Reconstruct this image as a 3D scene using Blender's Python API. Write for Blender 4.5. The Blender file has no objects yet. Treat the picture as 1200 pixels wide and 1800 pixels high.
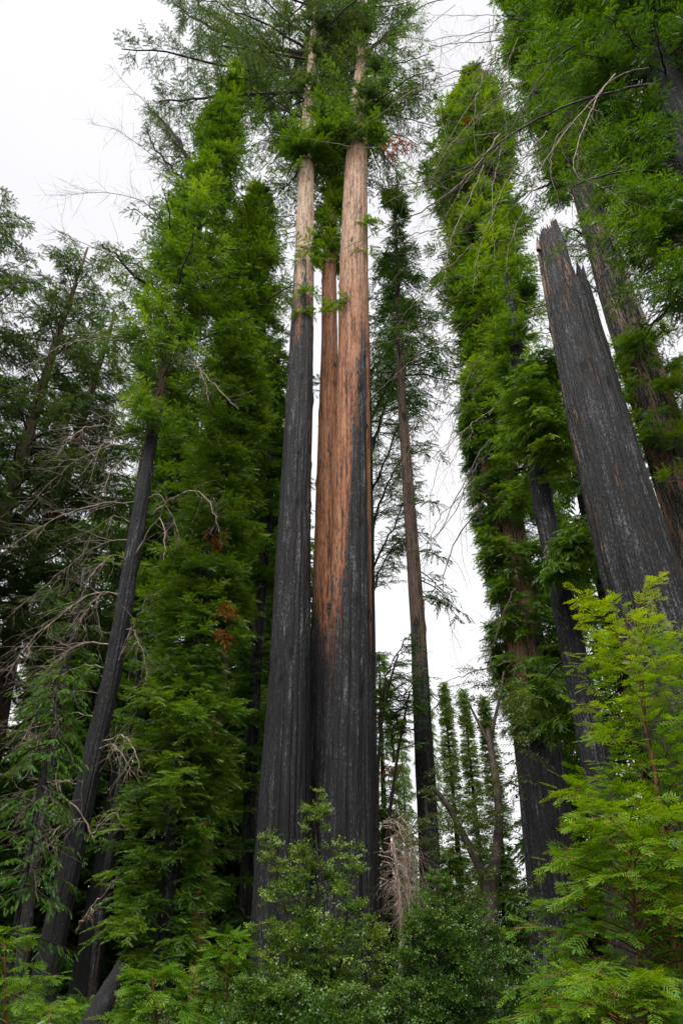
import bpy, math
import numpy as np
from mathutils import Matrix, Vector

# ------------------------------------------------------------------ camera
SC = bpy.context.scene
TH = math.radians(34.4)
CAMZ = 1.65
cam_d = bpy.data.cameras.new("camera"); cam = bpy.data.objects.new("camera", cam_d)
SC.collection.objects.link(cam)
cam.location = (0, 0, CAMZ); cam.rotation_euler = (math.radians(90) + TH, 0, 0)
cam_d.sensor_fit = 'VERTICAL'; cam_d.sensor_height = 36.0; cam_d.lens = 24.0
cam_d.clip_start = 0.05; cam_d.clip_end = 3000
SC.camera = cam

# ------------------------------------------------------------------ light
SUN_EL, SUN_AZ = math.radians(58), math.radians(200)      # azimuth clockwise from +Y (north)
W = bpy.data.worlds.new("World"); SC.world = W; W.use_nodes = True
nt = W.node_tree; nt.nodes.clear()
wo = nt.nodes.new('ShaderNodeOutputWorld')
sky = nt.nodes.new('ShaderNodeTexSky'); sky.sky_type = 'NISHITA'; sky.sun_disc = False
sky.sun_elevation = SUN_EL; sky.sun_rotation = SUN_AZ; sky.air_density = 1.0; sky.dust_density = 3.0
hs = nt.nodes.new('ShaderNodeHueSaturation'); hs.inputs['Saturation'].default_value = 0.08
b1 = nt.nodes.new('ShaderNodeBackground'); b1.inputs[1].default_value = 0.05
b2 = nt.nodes.new('ShaderNodeBackground'); b2.inputs[1].default_value = 1.0
tcw = nt.nodes.new('ShaderNodeTexCoord')
nz = nt.nodes.new('ShaderNodeTexNoise'); nz.inputs['Scale'].default_value = 1.3; nz.inputs['Detail'].default_value = 3
rp = nt.nodes.new('ShaderNodeValToRGB')
rp.color_ramp.elements[0].position = 0.3; rp.color_ramp.elements[0].color = (0.56, 0.555, 0.58, 1)
rp.color_ramp.elements[1].position = 0.7; rp.color_ramp.elements[1].color = (0.68, 0.675, 0.70, 1)
ad = nt.nodes.new('ShaderNodeAddShader')
L = nt.links.new
L(sky.outputs[0], hs.inputs['Color']); L(hs.outputs[0], b1.inputs[0])
L(tcw.outputs['Generated'], nz.inputs['Vector']); L(nz.outputs['Fac'], rp.inputs[0]); L(rp.outputs[0], b2.inputs[0])
L(b1.outputs[0], ad.inputs[0]); L(b2.outputs[0], ad.inputs[1]); L(ad.outputs[0], wo.inputs[0])
sd = bpy.data.lights.new("sun", 'SUN'); sd.energy = 2.6; sd.angle = math.radians(30); sd.color = (1.0, 0.96, 0.9)
so = bpy.data.objects.new("sun", sd); SC.collection.objects.link(so)
_sv = Vector((math.cos(SUN_EL) * math.sin(SUN_AZ), math.cos(SUN_EL) * math.cos(SUN_AZ), math.sin(SUN_EL)))
so.rotation_euler = _sv.to_track_quat('Z', 'Y').to_euler()
SC.view_settings.view_transform = 'Standard'; SC.view_settings.look = 'None'
SC.view_settings.exposure = 0.42; SC.view_settings.gamma = 1.0
SC.cycles.use_denoising = True
SC.cycles.max_bounces = 6; SC.cycles.diffuse_bounces = 4; SC.cycles.transmission_bounces = 4
SC.cycles.glossy_bounces = 2; SC.cycles.transparent_max_bounces = 4

# ------------------------------------------------------------------ helpers
CT, ST = math.cos(TH), math.sin(TH)
def at(px, py, D):
    """a pixel of the photograph at forward distance D -> world point, and the camera-axis depth"""
    u = (px - 600) / 1200.0; v = (900 - py) / 1200.0
    dy = CT - v * ST
    t = D / dy
    return (u * t, D, CAMZ + t * (ST + v * CT)), t
def zof(py, D): return at(600, py, D)[0][2]

_tab = np.random.RandomState(7).rand(256, 256)
def vn(u, v, pu=256, seed=0):
    """value noise; u wraps with integer period pu"""
    u = np.asarray(u, float); v = np.asarray(v, float)
    iu = np.floor(u).astype(int); iv = np.floor(v).astype(int)
    fu = u - iu; fv = v - iv
    fu = fu * fu * (3 - 2 * fu); fv = fv * fv * (3 - 2 * fv)
    s = seed * 37
    a = _tab[(iu % pu + s) % 256, (iv + s) % 256]; b = _tab[((iu + 1) % pu + s) % 256, (iv + s) % 256]
    c = _tab[(iu % pu + s) % 256, (iv + 1 + s) % 256]; d = _tab[((iu + 1) % pu + s) % 256, (iv + 1 + s) % 256]
    return (a * (1 - fu) + b * fu) * (1 - fv) + (c * (1 - fu) + d * fu) * fv

def nrm(a): return a / np.maximum(np.linalg.norm(a, axis=-1, keepdims=True), 1e-9)

class Geo:
    """collects triangles/quads with one float tone, one material index per face"""
    def __init__(self): self.V = []; self.F = []; self.A = []; self.M = []; self.n = 0
    def add(self, v, f, tone, mi=0):
        v = np.asarray(v, np.float32).reshape(-1, 3); f = np.asarray(f, np.int64).reshape(-1, 3)
        if len(f) == 0: return
        self.V.append(v); self.F.append(f + self.n)
        self.A.append(np.broadcast_to(np.asarray(tone, np.float32), (len(v),)))
        self.M.append(np.full(len(f), mi, np.int32)); self.n += len(v)
    def count(self): return sum(len(f) for f in self.F)
    def build(self, name, mats, parent, base, smooth=False, attrs=None):
        if not self.V: return None
        V = np.concatenate(self.V) - np.asarray(base, np.float32); F = np.concatenate(self.F)
        A = np.concatenate(self.A); Mi = np.concatenate(self.M)
        me = bpy.data.meshes.new(name)
        me.vertices.add(len(V)); me.vertices.foreach_set('co', V.astype(np.float32).ravel())
        me.loops.add(len(F) * 3); me.loops.foreach_set('vertex_index', F.astype(np.int32).ravel())
        me.polygons.add(len(F)); me.polygons.foreach_set('loop_start', (np.arange(len(F)) * 3).astype(np.int32))
        for m in mats: me.materials.append(m)
        if len(mats) > 1: me.polygons.foreach_set('material_index', Mi)
        at_ = me.attributes.new('tone', 'FLOAT', 'POINT'); at_.data.foreach_set('value', A.astype(np.float32))
        for k, arr in (attrs or {}).items():
            a_ = me.attributes.new(k, 'FLOAT', 'POINT'); a_.data.foreach_set('value', arr.astype(np.float32))
        me.update(calc_edges=True)
        if smooth: me.shade_smooth()
        o = bpy.data.objects.new(name, me); SC.collection.objects.link(o)
        if parent is not None: o.parent = parent
        else: o.location = base
        return o

def thing(name, label, cat, base, group=None):
    o = bpy.data.objects.new(name, None); SC.collection.objects.link(o)
    o.empty_display_size = 0.5; o.location = base
    o['label'] = label; o['category'] = cat
    if group: o['group'] = group
    return o

# ------------------------------------------------------------------ materials
def mat(name):
    m = bpy.data.materials.new(name); m.use_nodes = True
    t = m.node_tree; t.nodes.clear()
    out = t.nodes.new('ShaderNodeOutputMaterial')
    return m, t, out
def ramp(t, stops):
    r = t.nodes.new('ShaderNodeValToRGB'); e = r.color_ramp.elements
    while len(e) < len(stops): e.new(0.5)
    for el, (p, c) in zip(e, stops): el.position = p; el.color = (*c, 1)
    return r
def math_n(t, op, a, b=None, clamp=False):
    n = t.nodes.new('ShaderNodeMath'); n.operation = op; n.use_clamp = clamp
    for i, x in enumerate((a, b)):
        if x is None: continue
        if isinstance(x, (int, float)): n.inputs[i].default_value = x
        else: t.links.new(x, n.inputs[i])
    return n.outputs[0]
def mixc(t, f, a, b):
    n = t.nodes.new('ShaderNodeMix'); n.data_type = 'RGBA'
    for i, x in ((0, f), (6, a), (7, b)):
        if isinstance(x, (int, float)): n.inputs[i].default_value = x
        elif isinstance(x, tuple): n.inputs[i].default_value = (*x, 1)
        else: t.links.new(x, n.inputs[i])
    return n.outputs[2]

def leaf_mat(name, stops, trans=0.42, gloss=0.06, rough=0.45):
    m, t, out = mat(name)
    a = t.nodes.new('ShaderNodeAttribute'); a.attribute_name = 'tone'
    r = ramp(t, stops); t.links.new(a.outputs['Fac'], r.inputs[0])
    d = t.nodes.new('ShaderNodeBsdfDiffuse'); tr = t.nodes.new('ShaderNodeBsdfTranslucent')
    t.links.new(r.outputs[0], d.inputs[0])
    h = t.nodes.new('ShaderNodeHueSaturation'); h.inputs['Hue'].default_value = 0.485; h.inputs['Value'].default_value = 1.25
    h.inputs['Saturation'].default_value = 1.1
    t.links.new(r.outputs[0], h.inputs['Color']); t.links.new(h.outputs[0], tr.inputs[0])
    mx = t.nodes.new('ShaderNodeMixShader'); mx.inputs[0].default_value = trans
    t.links.new(d.outputs[0], mx.inputs[1]); t.links.new(tr.outputs[0], mx.inputs[2])
    g = t.nodes.new('ShaderNodeBsdfGlossy'); g.inputs['Roughness'].default_value = rough
    g.inputs['Color'].default_value = (0.8, 0.85, 0.85, 1)
    m2 = t.nodes.new('ShaderNodeMixShader'); m2.inputs[0].default_value = gloss
    t.links.new(mx.outputs[0], m2.inputs[1]); t.links.new(g.outputs[0], m2.inputs[2])
    t.links.new(m2.outputs[0], out.inputs[0])
    return m

LF = {
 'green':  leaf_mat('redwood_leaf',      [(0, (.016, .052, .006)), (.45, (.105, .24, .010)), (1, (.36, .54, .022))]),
 'deep':   leaf_mat('deep_redwood_leaf', [(0, (.013, .043, .008)), (.5, (.072, .178, .013)), (1, (.20, .36, .025))]),
 'dull':   leaf_mat('old_crown_leaf',    [(0, (.028, .055, .014)), (.5, (.065, .125, .024)), (1, (.14, .24, .04))]),
 'olive':  leaf_mat('fir_leaf',          [(0, (.024, .050, .010)), (.5, (.06, .115, .02)), (1, (.14, .22, .04))]),
 'lime':   leaf_mat('new_growth_leaf',   [(0, (.045, .135, .012)), (.5, (.13, .30, .018)), (.8, (.29, .46, .025)), (1, (.46, .58, .05))], 0.42, .03),
 'young':  leaf_mat('young_redwood_leaf', [(0, (.04, .125, .014)), (.5, (.11, .26, .02)), (1, (.30, .46, .035))], 0.4, .03),
 'oak':    leaf_mat('tanoak_leaf',       [(0, (.02, .066, .010)), (.5, (.075, .17, .022)), (1, (.30, .42, .07))], 0.3, .05, .4),
 'bay':    leaf_mat('bay_leaf',          [(0, (.035, .06, .012)), (.5, (.085, .13, .024)), (1, (.19, .25, .045))], 0.4, .05, .4),
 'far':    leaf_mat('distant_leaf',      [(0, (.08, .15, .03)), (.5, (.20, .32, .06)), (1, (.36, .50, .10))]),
 'rust':   leaf_mat('dead_leaf',         [(0, (.16, .04, .01)), (1, (.50, .16, .04))], 0.3, .02),
}

def bark_mat(name, lo, mid, hi, pale=(.52, .40, .31), char_lo=(.005, .005, .006), char_mid=(.012, .012, .014), char_hi=(.17, .17, .18), fine=10.0, bump=1.0):
    m, t, out = mat(name)
    tc = t.nodes.new('ShaderNodeTexCoord')
    def noise(sx, sz, scale, det=4, rough=.6):
        mp = t.nodes.new('ShaderNodeMapping'); mp.inputs['Scale'].default_value = (sx, sx, sz)
        t.links.new(tc.outputs['Object'], mp.inputs[0])
        n = t.nodes.new('ShaderNodeTexNoise'); n.inputs['Scale'].default_value = scale
        n.inputs['Detail'].default_value = det; n.inputs['Roughness'].default_value = rough
        t.links.new(mp.outputs[0], n.inputs['Vector']); return n.outputs['Fac']
    streak = noise(1, .05, fine, 4, .65)
    streak2 = noise(1, .14, fine * 2.6, 3, .6)
    speck = noise(1, .5, fine * 2.2, 3, .7)
    patch = noise(1, .16, 3.2, 4, .6)
    s = math_n(t, 'ADD', math_n(t, 'MULTIPLY', streak, .6), math_n(t, 'MULTIPLY', streak2, .4))
    groove = t.nodes.new('ShaderNodeAttribute'); groove.attribute_name = 'tone'
    live = ramp(t, [(.405, lo), (.475, mid), (.60, hi)]); t.links.new(s, live.inputs[0])
    pa = t.nodes.new('ShaderNodeAttribute'); pa.attribute_name = 'pale'
    pr = ramp(t, [(.40, tuple(x * .30 for x in pale)), (.475, tuple(x * .85 for x in pale)), (.60, tuple(min(1, x * 1.3) for x in pale))]); t.links.new(s, pr.inputs[0])
    pm = math_n(t, 'ADD', pa.outputs['Fac'], math_n(t, 'MULTIPLY', math_n(t, 'SUBTRACT', patch, .5), 1.3), True)
    livec = mixc(t, math_n(t, 'MULTIPLY', pm, pa.outputs['Fac'], True), live.outputs[0], pr.outputs[0])
    s2 = math_n(t, 'ADD', math_n(t, 'MULTIPLY', streak, .45), math_n(t, 'MULTIPLY', speck, .55))
    s3 = math_n(t, 'ADD', s2, math_n(t, 'MULTIPLY', math_n(t, 'SUBTRACT', patch, .5), .35))
    ca = t.nodes.new('ShaderNodeAttribute'); ca.attribute_name = 'char'
    s3 = math_n(t, 'SUBTRACT', s3, math_n(t, 'MULTIPLY', math_n(t, 'SUBTRACT', ca.outputs['Fac'], 1.0, True), .10))  # char above one darkens further; also carries shade painted at some trunk feet
    ch = ramp(t, [(.40, char_lo), (.50, char_mid), (.56, tuple(x * 3 for x in char_mid)), (.655, char_hi)]); t.links.new(s3, ch.inputs[0])
    e = math_n(t, 'ADD', ca.outputs['Fac'], math_n(t, 'MULTIPLY', math_n(t, 'SUBTRACT', s, .5), 4.2))
    e = math_n(t, 'ADD', e, math_n(t, 'MULTIPLY', math_n(t, 'SUBTRACT', patch, .5), 1.5))
    e = math_n(t, 'MULTIPLY', math_n(t, 'SUBTRACT', e, .42), 6.0, True)
    col = mixc(t, e, livec, ch.outputs[0])
    p = t.nodes.new('ShaderNodeBsdfPrincipled')
    t.links.new(col, p.inputs['Base Color']); p.inputs['Roughness'].default_value = .78
    p.inputs['Specular IOR Level'].default_value = .45
    bp = t.nodes.new('ShaderNodeBump'); bp.inputs['Strength'].default_value = bump; bp.inputs['Distance'].default_value = .06
    hh = math_n(t, 'ADD', s, math_n(t, 'MULTIPLY', speck, .5)); t.links.new(hh, bp.inputs['Height'])
    t.links.new(bp.outputs[0], p.inputs['Normal']); t.links.new(p.outputs[0], out.inputs[0])
    return m
BK = {
 'red':  bark_mat('redwood_bark', (.06, .022, .012), (.30, .118, .055), (.55, .27, .14), (.62, .45, .33)),
 'brown': bark_mat('brown_bark', (.03, .018, .013), (.12, .07, .05), (.22, .14, .105), (.36, .29, .24)),
 'snag': bark_mat('snag_wood', (.10, .05, .03), (.34, .20, .13), (.56, .40, .30), (.60, .50, .42), fine=11.0),
 'grey': bark_mat('twig_bark', (.05, .035, .028), (.13, .10, .08), (.22, .18, .15), (.4, .34, .3)),
}
def plain_wood(name, a, b, scale=6):
    m, t, out = mat(name)
    tc = t.nodes.new('ShaderNodeTexCoord'); n = t.nodes.new('ShaderNodeTexNoise'); n.inputs['Scale'].default_value = scale
    n.inputs['Detail'].default_value = 4
    t.links.new(tc.outputs['Object'], n.inputs['Vector'])
    r = ramp(t, [(.35, a), (.65, b)]); t.links.new(n.outputs['Fac'], r.inputs[0])
    p = t.nodes.new('ShaderNodeBsdfPrincipled'); p.inputs['Roughness'].default_value = .8
    t.links.new(r.outputs[0], p.inputs['Base Color']); t.links.new(p.outputs[0], out.inputs[0]); return m
WD = plain_wood('branch_wood', (.02, .013, .01), (.06, .04, .03))
DEAD = plain_wood('dead_twig_wood', (.16, .12, .09), (.46, .37, .30))
DARKD = plain_wood('dark_dead_wood', (.035, .025, .02), (.13, .10, .085))
PINKD = plain_wood('dead_brush_wood', (.22, .15, .12), (.50, .38, .32))
STEM = plain_wood('young_stem', (.10, .04, .02), (.26, .11, .05))

# ------------------------------------------------------------------ leaf templates  (x along axis, y side, z normal)
def tmpl_spray(n, seed, wid=.10, ln=.40, ang=52, droop=.12):
    r = np.random.RandomState(seed); V = []; F = []; T = []
    def tri(a, b, c, t0, t1):
        k = len(V); V.extend([a, b, c]); F.append((k, k + 1, k + 2)); T.extend([t0, t0, t1])
    for i in range(n):
        t = (i + .4) / n
        prof = math.sin(math.pi * (0.18 + .74 * t)) ** .7 * ln
        for s in (-1, 1):
            tt = t + r.uniform(-.02, .02); a = math.radians(ang + r.uniform(-10, 10)) * (1 - .35 * t)
            l = prof * r.uniform(.8, 1.15)
            w = wid * r.uniform(.8, 1.2)
            z = -droop * tt * tt
            p = np.array([tt + math.cos(a) * l, s * math.sin(a) * l, z - droop * .5 + r.uniform(-.09, .07)])
            tri((tt - w * .5, s * .004, z), (tt + w * .5, s * .004, z + r.uniform(-.02, .02)), tuple(p), 0, .22)
    tri((.86, -wid * .5, -droop * .8), (.86, wid * .5, -droop * .8), (1.15, 0, -droop * 1.3), .05, .3)
    return np.array(V), np.array(F), np.array(T)
def tmpl_near(seed, npair=5, nn=8):
    """fine redwood frond: side twiglets with needles in two ranks"""
    r = np.random.RandomState(seed); V = []; F = []; T = []
    def tri(a, b, c, t):
        k = len(V); V.extend([a, b, c]); F.append((k, k + 1, k + 2)); T.extend([t * .6, t * .6, t])
    def twiglet(o, d, l, tb):
        d = nrm(np.array(d)); sd = nrm(np.cross((0, 0, 1), d))
        tri(o - sd * .004, o + sd * .004, o + d * l, tb * .3)
        for j in range(nn):
            u = (j + .5) / nn
            q = o + d * l * u + np.array((0, 0, -.05 * u * u * l))
            nl = .066 * math.sin(math.pi * (.22 + .66 * u)) * r.uniform(.85, 1.1)
            for s in (-1, 1):
                tip = q + d * nl * .62 + sd * s * nl * .85 + np.array((0, 0, r.uniform(-.012, .02)))
                w = d * .026
                tri(q - w, q + w, tip, tb + .30 * u)
        q = o + d * l; tri(q - sd * .014, q + sd * .014, q + d * .07, tb + .45)
    for i in range(npair):
        t = .08 + .84 * (i + .5) / npair
        for s in (-1, 1):
            a = math.radians(48 + r.uniform(-7, 7)); l = .42 * math.sin(math.pi * (.2 + .68 * t)) * r.uniform(.85, 1.1)
            o = np.array((t, 0, -.10 * t * t))
            twiglet(o, (math.cos(a), s * math.sin(a), r.uniform(-.12, .05)), l, .12 * t)
    twiglet(np.array((.9, 0, -.08)), (1, 0, -.15), .22, .18)
    return np.array(V), np.array(F), np.array(T)
def tmpl_broad(n, seed, ln=.2, wid=.085):
    r = np.random.RandomState(seed); V = []; F = []; T = []
    for i in range(n):
        t = (i + .5) / n
        az = i * 2.4 + r.uniform(-.4, .4)
        d = nrm(np.array((.75, math.cos(az), .75 * math.sin(az) + .1)))
        sd = nrm(np.cross(d, (r.uniform(-.3, .3), r.uniform(-.3, .3), 1)))
        up = np.cross(sd, d)
        o = np.array((t, 0, 0)) + d * .03; l = ln * r.uniform(.7, 1.15); w = wid * r.uniform(.8, 1.15)
        k = len(V); V.extend([o, o + d * l * .45 + sd * w + up * .02, o + d * l, o + d * l * .45 - sd * w + up * .02])
        F.extend([(k, k + 1, k + 2), (k, k + 2, k + 3)]); T.extend([.0 + .2 * t] * 4)
    return np.array(V), np.array(F), np.array(T)
TP = {
 'mid':  [tmpl_spray(5, 10 + i, .17, .36, 50, .2) for i in range(4)],
 'fine': [tmpl_spray(6, 20 + i, .135, .36, 50, .2) for i in range(4)],
 'far':  [tmpl_spray(4, 30 + i, .20, .42) for i in range(3)],
 'fir':  [tmpl_spray(8, 40 + i, .10, .17, 60, .05) for i in range(3)],
 'near': [tmpl_near(50 + i) for i in range(3)],
 'broad': [tmpl_broad(9, 60 + i) for i in range(3)],
}
def scatter(geo, tp, O, A, tone, rng, mi=0):
    """O (M,3) origins, A (M,3,3) rows = scaled axis, side, normal"""
    ts = TP[tp]; which = rng.randint(0, len(ts), len(O))
    for k, (V, F, T) in enumerate(ts):
        m = which == k
        if not m.any(): continue
        P = np.einsum('nk,mkd->mnd', V, A[m]) + O[m][:, None, :]
        M, n = P.shape[:2]
        FF = F[None] + (np.arange(M) * n)[:, None, None]
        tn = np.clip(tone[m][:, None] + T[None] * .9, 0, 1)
        geo.add(P.reshape(-1, 3), FF.reshape(-1, 3), tn.ravel(), mi)

def tubes(geo, C, R, sides=4, tone=.5, mi=0):
    """C (N,K,3) centre lines, R (N,K) radii"""
    if len(C) == 0: return
    N, K = C.shape[:2]
    T = nrm(np.gradient(C, axis=1)); ref = np.array((.31, .17, .93))
    a = nrm(np.cross(T, ref)); b = np.cross(T, a)
    ph = np.arange(sides) * 2 * math.pi / sides
    P = C[:, :, None] + R[:, :, None, None] * (np.cos(ph)[None, None, :, None] * a[:, :, None] + np.sin(ph)[None, None, :, None] * b[:, :, None])
    idx = np.arange(N * K * sides).reshape(N, K, sides)
    q0 = idx[:, :-1]; q1 = idx[:, 1:]; q0n = np.roll(q0, -1, 2); q1n = np.roll(q1, -1, 2)
    F = np.concatenate([np.stack([q0, q0n, q1n], -1).reshape(-1, 3), np.stack([q0, q1n, q1], -1).reshape(-1, 3)])
    geo.add(P.reshape(-1, 3), F, tone, mi)

def curve_pts(base, az, Ln, rise, droop, rng, K=6, wig=.05):
    t = np.linspace(0, 1, K)[None, :]
    h = Ln[:, None] * t
    sw = rng.uniform(-.25, .25, (len(az), 1)) * t
    x = np.cos(az[:, None] + sw) * h; y = np.sin(az[:, None] + sw) * h
    z = Ln[:, None] * (rise[:, None] * t - droop[:, None] * t * t)
    C = np.stack([x, y, z], -1) + base[:, None, :]
    return C + rng.normal(0, 1, C.shape) * (wig * Ln[:, None, None] * t[..., None] * .3)

def interp_curve(C, ci, t):
    K = C.shape[1]; f = np.clip(t, 0, .9999) * (K - 1); i = f.astype(int); w = (f - i)[:, None]
    P = C[ci, i] * (1 - w) + C[ci, i + 1] * w
    return P, nrm(C[ci, i + 1] - C[ci, i])

def sprays(geo, C, tp, size, spacing, rng, tone, tmin=.25, ang=(35, 65), flat=.35, taper=.45, hang=0., mi=0, wide=1.):
    N = len(C)
    Ln = np.linalg.norm(C[:, -1] - C[:, 0], axis=1)
    size = np.broadcast_to(size, (N,)); spacing = np.broadcast_to(spacing, (N,))
    n = np.maximum(2, np.ceil(Ln * (1 - tmin) / spacing)).astype(int) * 2 + 1
    ci = np.repeat(np.arange(N), n)
    j = np.arange(n.sum()) - np.repeat(np.cumsum(n) - n, n)
    side = np.where(j % 2 == 0, 1., -1.)
    last = j == (n[ci] - 1)
    t = tmin + (1 - tmin) * np.clip((j + rng.uniform(0, 1, len(j))) / n[ci], 0, 1); t[last] = 1
    P, T = interp_curve(C, ci, t)
    S = nrm(np.cross(T, (0, 0, 1.))) * side[:, None]
    a = np.radians(rng.uniform(ang[0], ang[1], len(j))); a[last] = rng.uniform(-.2, .2, last.sum())
    d = T * np.cos(a)[:, None] + S * np.sin(a)[:, None] + rng.normal(0, .16, (len(j), 3)); d[:, 2] -= hang
    d = nrm(d)
    up = np.array((0, 0, 1.)) + rng.normal(0, flat, (len(j), 3))
    sd = nrm(np.cross(up, d)); nn = np.cross(d, sd)
    s = size[ci] * (1 - taper * t) * rng.uniform(.75, 1.25, len(j))
    A = np.stack([d * s[:, None], sd * s[:, None] * wide, nn * s[:, None]], 1)
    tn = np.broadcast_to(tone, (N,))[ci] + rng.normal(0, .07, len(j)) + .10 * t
    scatter(geo, tp, P, A, tn, rng, mi)

# ------------------------------------------------------------------ trunks
class Axis:
    def __init__(self, pts, D, lean=0., base_flare=1.12):
        Z = []; X = []; Rr = []
        for py, px, w in pts:
            (x, y, z), t = at(px, py, D); Z.append(z); X.append(x); Rr.append(w * t / 2400)
        o = np.argsort(Z); Z = np.array(Z)[o]; X = np.array(X)[o]; Rr = np.array(Rr)[o]
        x0 = X[0]; 
        self.Z = np.concatenate([[-.6], Z]); self.X = np.concatenate([[x0], X]); self.R = np.concatenate([[Rr[0] * base_flare], Rr])
        if Z[0] < -.5: self.Z = Z; self.X = X; self.R = Rr
        self.D = D; self.lean = lean
    def xyz(self, z): return np.stack([np.interp(z, self.Z, self.X), self.D + self.lean * np.asarray(z), z], -1)
    def r(self, z): return np.interp(z, self.Z, self.R)
    @property
    def base(self): return Vector((float(np.interp(0, self.Z, self.X)), self.D, 0))

def trunk_mesh(ax, mats, parent, charf=None, palef=None, flute=.05, nflute=11, na=72, dz=.28, fib=.012, seed=1, ztop=None, name='trunk', knots=60, z0=None, z1=None):
    z0 = ax.Z[0] if z0 is None else z0; z1 = ax.Z[-1] if z1 is None else z1
    nzr = max(12, int((z1 - z0) / dz))
    z = np.linspace(z0, z1, nzr); ph = np.arange(na) * 2 * math.pi / na
    ZZ, PH = np.meshgrid(z, ph, indexing='ij')
    u = PH / (2 * math.pi)
    R = ax.r(ZZ)
    rd = np.abs(vn(u * nflute + vn(u * 5, ZZ * .12, 5, seed) * .8, ZZ * .045, nflute, seed) * 2 - 1)
    rd2 = np.abs(vn(u * nflute * 3, ZZ * .14, nflute * 3, seed + 1) * 2 - 1)
    lo = np.clip(1.25 - ZZ / 28, .35, 1.25)
    gn = max(14, int(nflute * 2.2))
    ga = vn(u * gn + (vn(u * 9, ZZ * .16, 9, seed + 3) - .5) * .7, ZZ * .035, gn, seed + 4); gv = np.abs(ga * 2 - 1)
    groove = np.clip(1 - gv / .30, 0, 1) ** 1.3
    gb = np.abs(vn(u * gn * 2, ZZ * .22, gn * 2, seed + 5) * 2 - 1)
    disp = -groove * .085 * lo / np.maximum(R, .3) ** .5 - np.clip(1 - gb / .22, 0, 1) * .03 + flute * lo * (rd * 1.8 - .8) + flute * .6 * (rd2 - .45)
    fb = (vn(u * na / 2, ZZ * .9, na // 2, seed + 2) - .5)
    Rn = R * (1 + disp) + fib * fb * 2
    rng = np.random.RandomState(seed * 13 + 5)
    C = ax.xyz(ZZ.ravel()).reshape(ZZ.shape + (3,))
    tone = rd * .5 + rd2 * .3
    ch = np.zeros_like(ZZ) if charf is None else charf(ZZ, np.cos(PH), np.sin(PH))
    pl = np.zeros_like(ZZ) if palef is None else palef(ZZ, np.cos(PH), np.sin(PH))
    for _ in range(knots):
        kz = rng.uniform(z0 + 2, z1); kp = rng.uniform(0, 2 * math.pi)
        dd = ((ZZ - kz) / .30) ** 2 + (np.angle(np.exp(1j * (PH - kp))) * R / .12) ** 2
        g = np.exp(-dd * rng.uniform(.8, 3)); Rn = Rn + g * rng.choice([-.06, .05, .03]); ch = ch + g * rng.uniform(.1, .8)
    if ztop is not None:
        zt = ztop(np.cos(PH[0]), np.sin(PH[0]))
        over = ZZ > zt[None, :]
        C[..., 2] = np.where(over, zt[None, :], C[..., 2])
        k = np.clip((ZZ - zt[None, :]) / 1.6, 0, 1); Rn = np.where(over, Rn * (1 - .75 * k), Rn)
        C[..., 2] = np.where(over, C[..., 2] - k * 1.2, C[..., 2])
        pl = np.maximum(pl, np.clip(1 - (zt[None, :] - ZZ) / .5, 0, 1) * .6)
    P = C.copy(); P[..., 0] += np.cos(PH) * Rn; P[..., 1] += np.sin(PH) * Rn
    idx = np.arange(nzr * na).reshape(nzr, na)
    q0 = idx[:-1]; q1 = idx[1:]; q0n = np.roll(q0, -1, 1); q1n = np.roll(q1, -1, 1)
    F = np.concatenate([np.stack([q0, q0n, q1n], -1).reshape(-1, 3), np.stack([q0, q1n, q1], -1).reshape(-1, 3)])
    V = P.reshape(-1, 3)
    cap = len(V); V = np.concatenate([V, P[-1].mean(0)[None] + (0, 0, .02)])
    F = np.concatenate([F, np.stack([idx[-1], np.roll(idx[-1], -1), np.full(na, cap)], -1)])
    g = Geo(); g.add(V, F, np.append(tone.ravel(), .5))
    return g.build(name, mats, parent, tuple(ax.base), True, {'char': np.append(ch.ravel(), ch.mean()), 'pale': np.append(pl.ravel(), pl.mean())})

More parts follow.
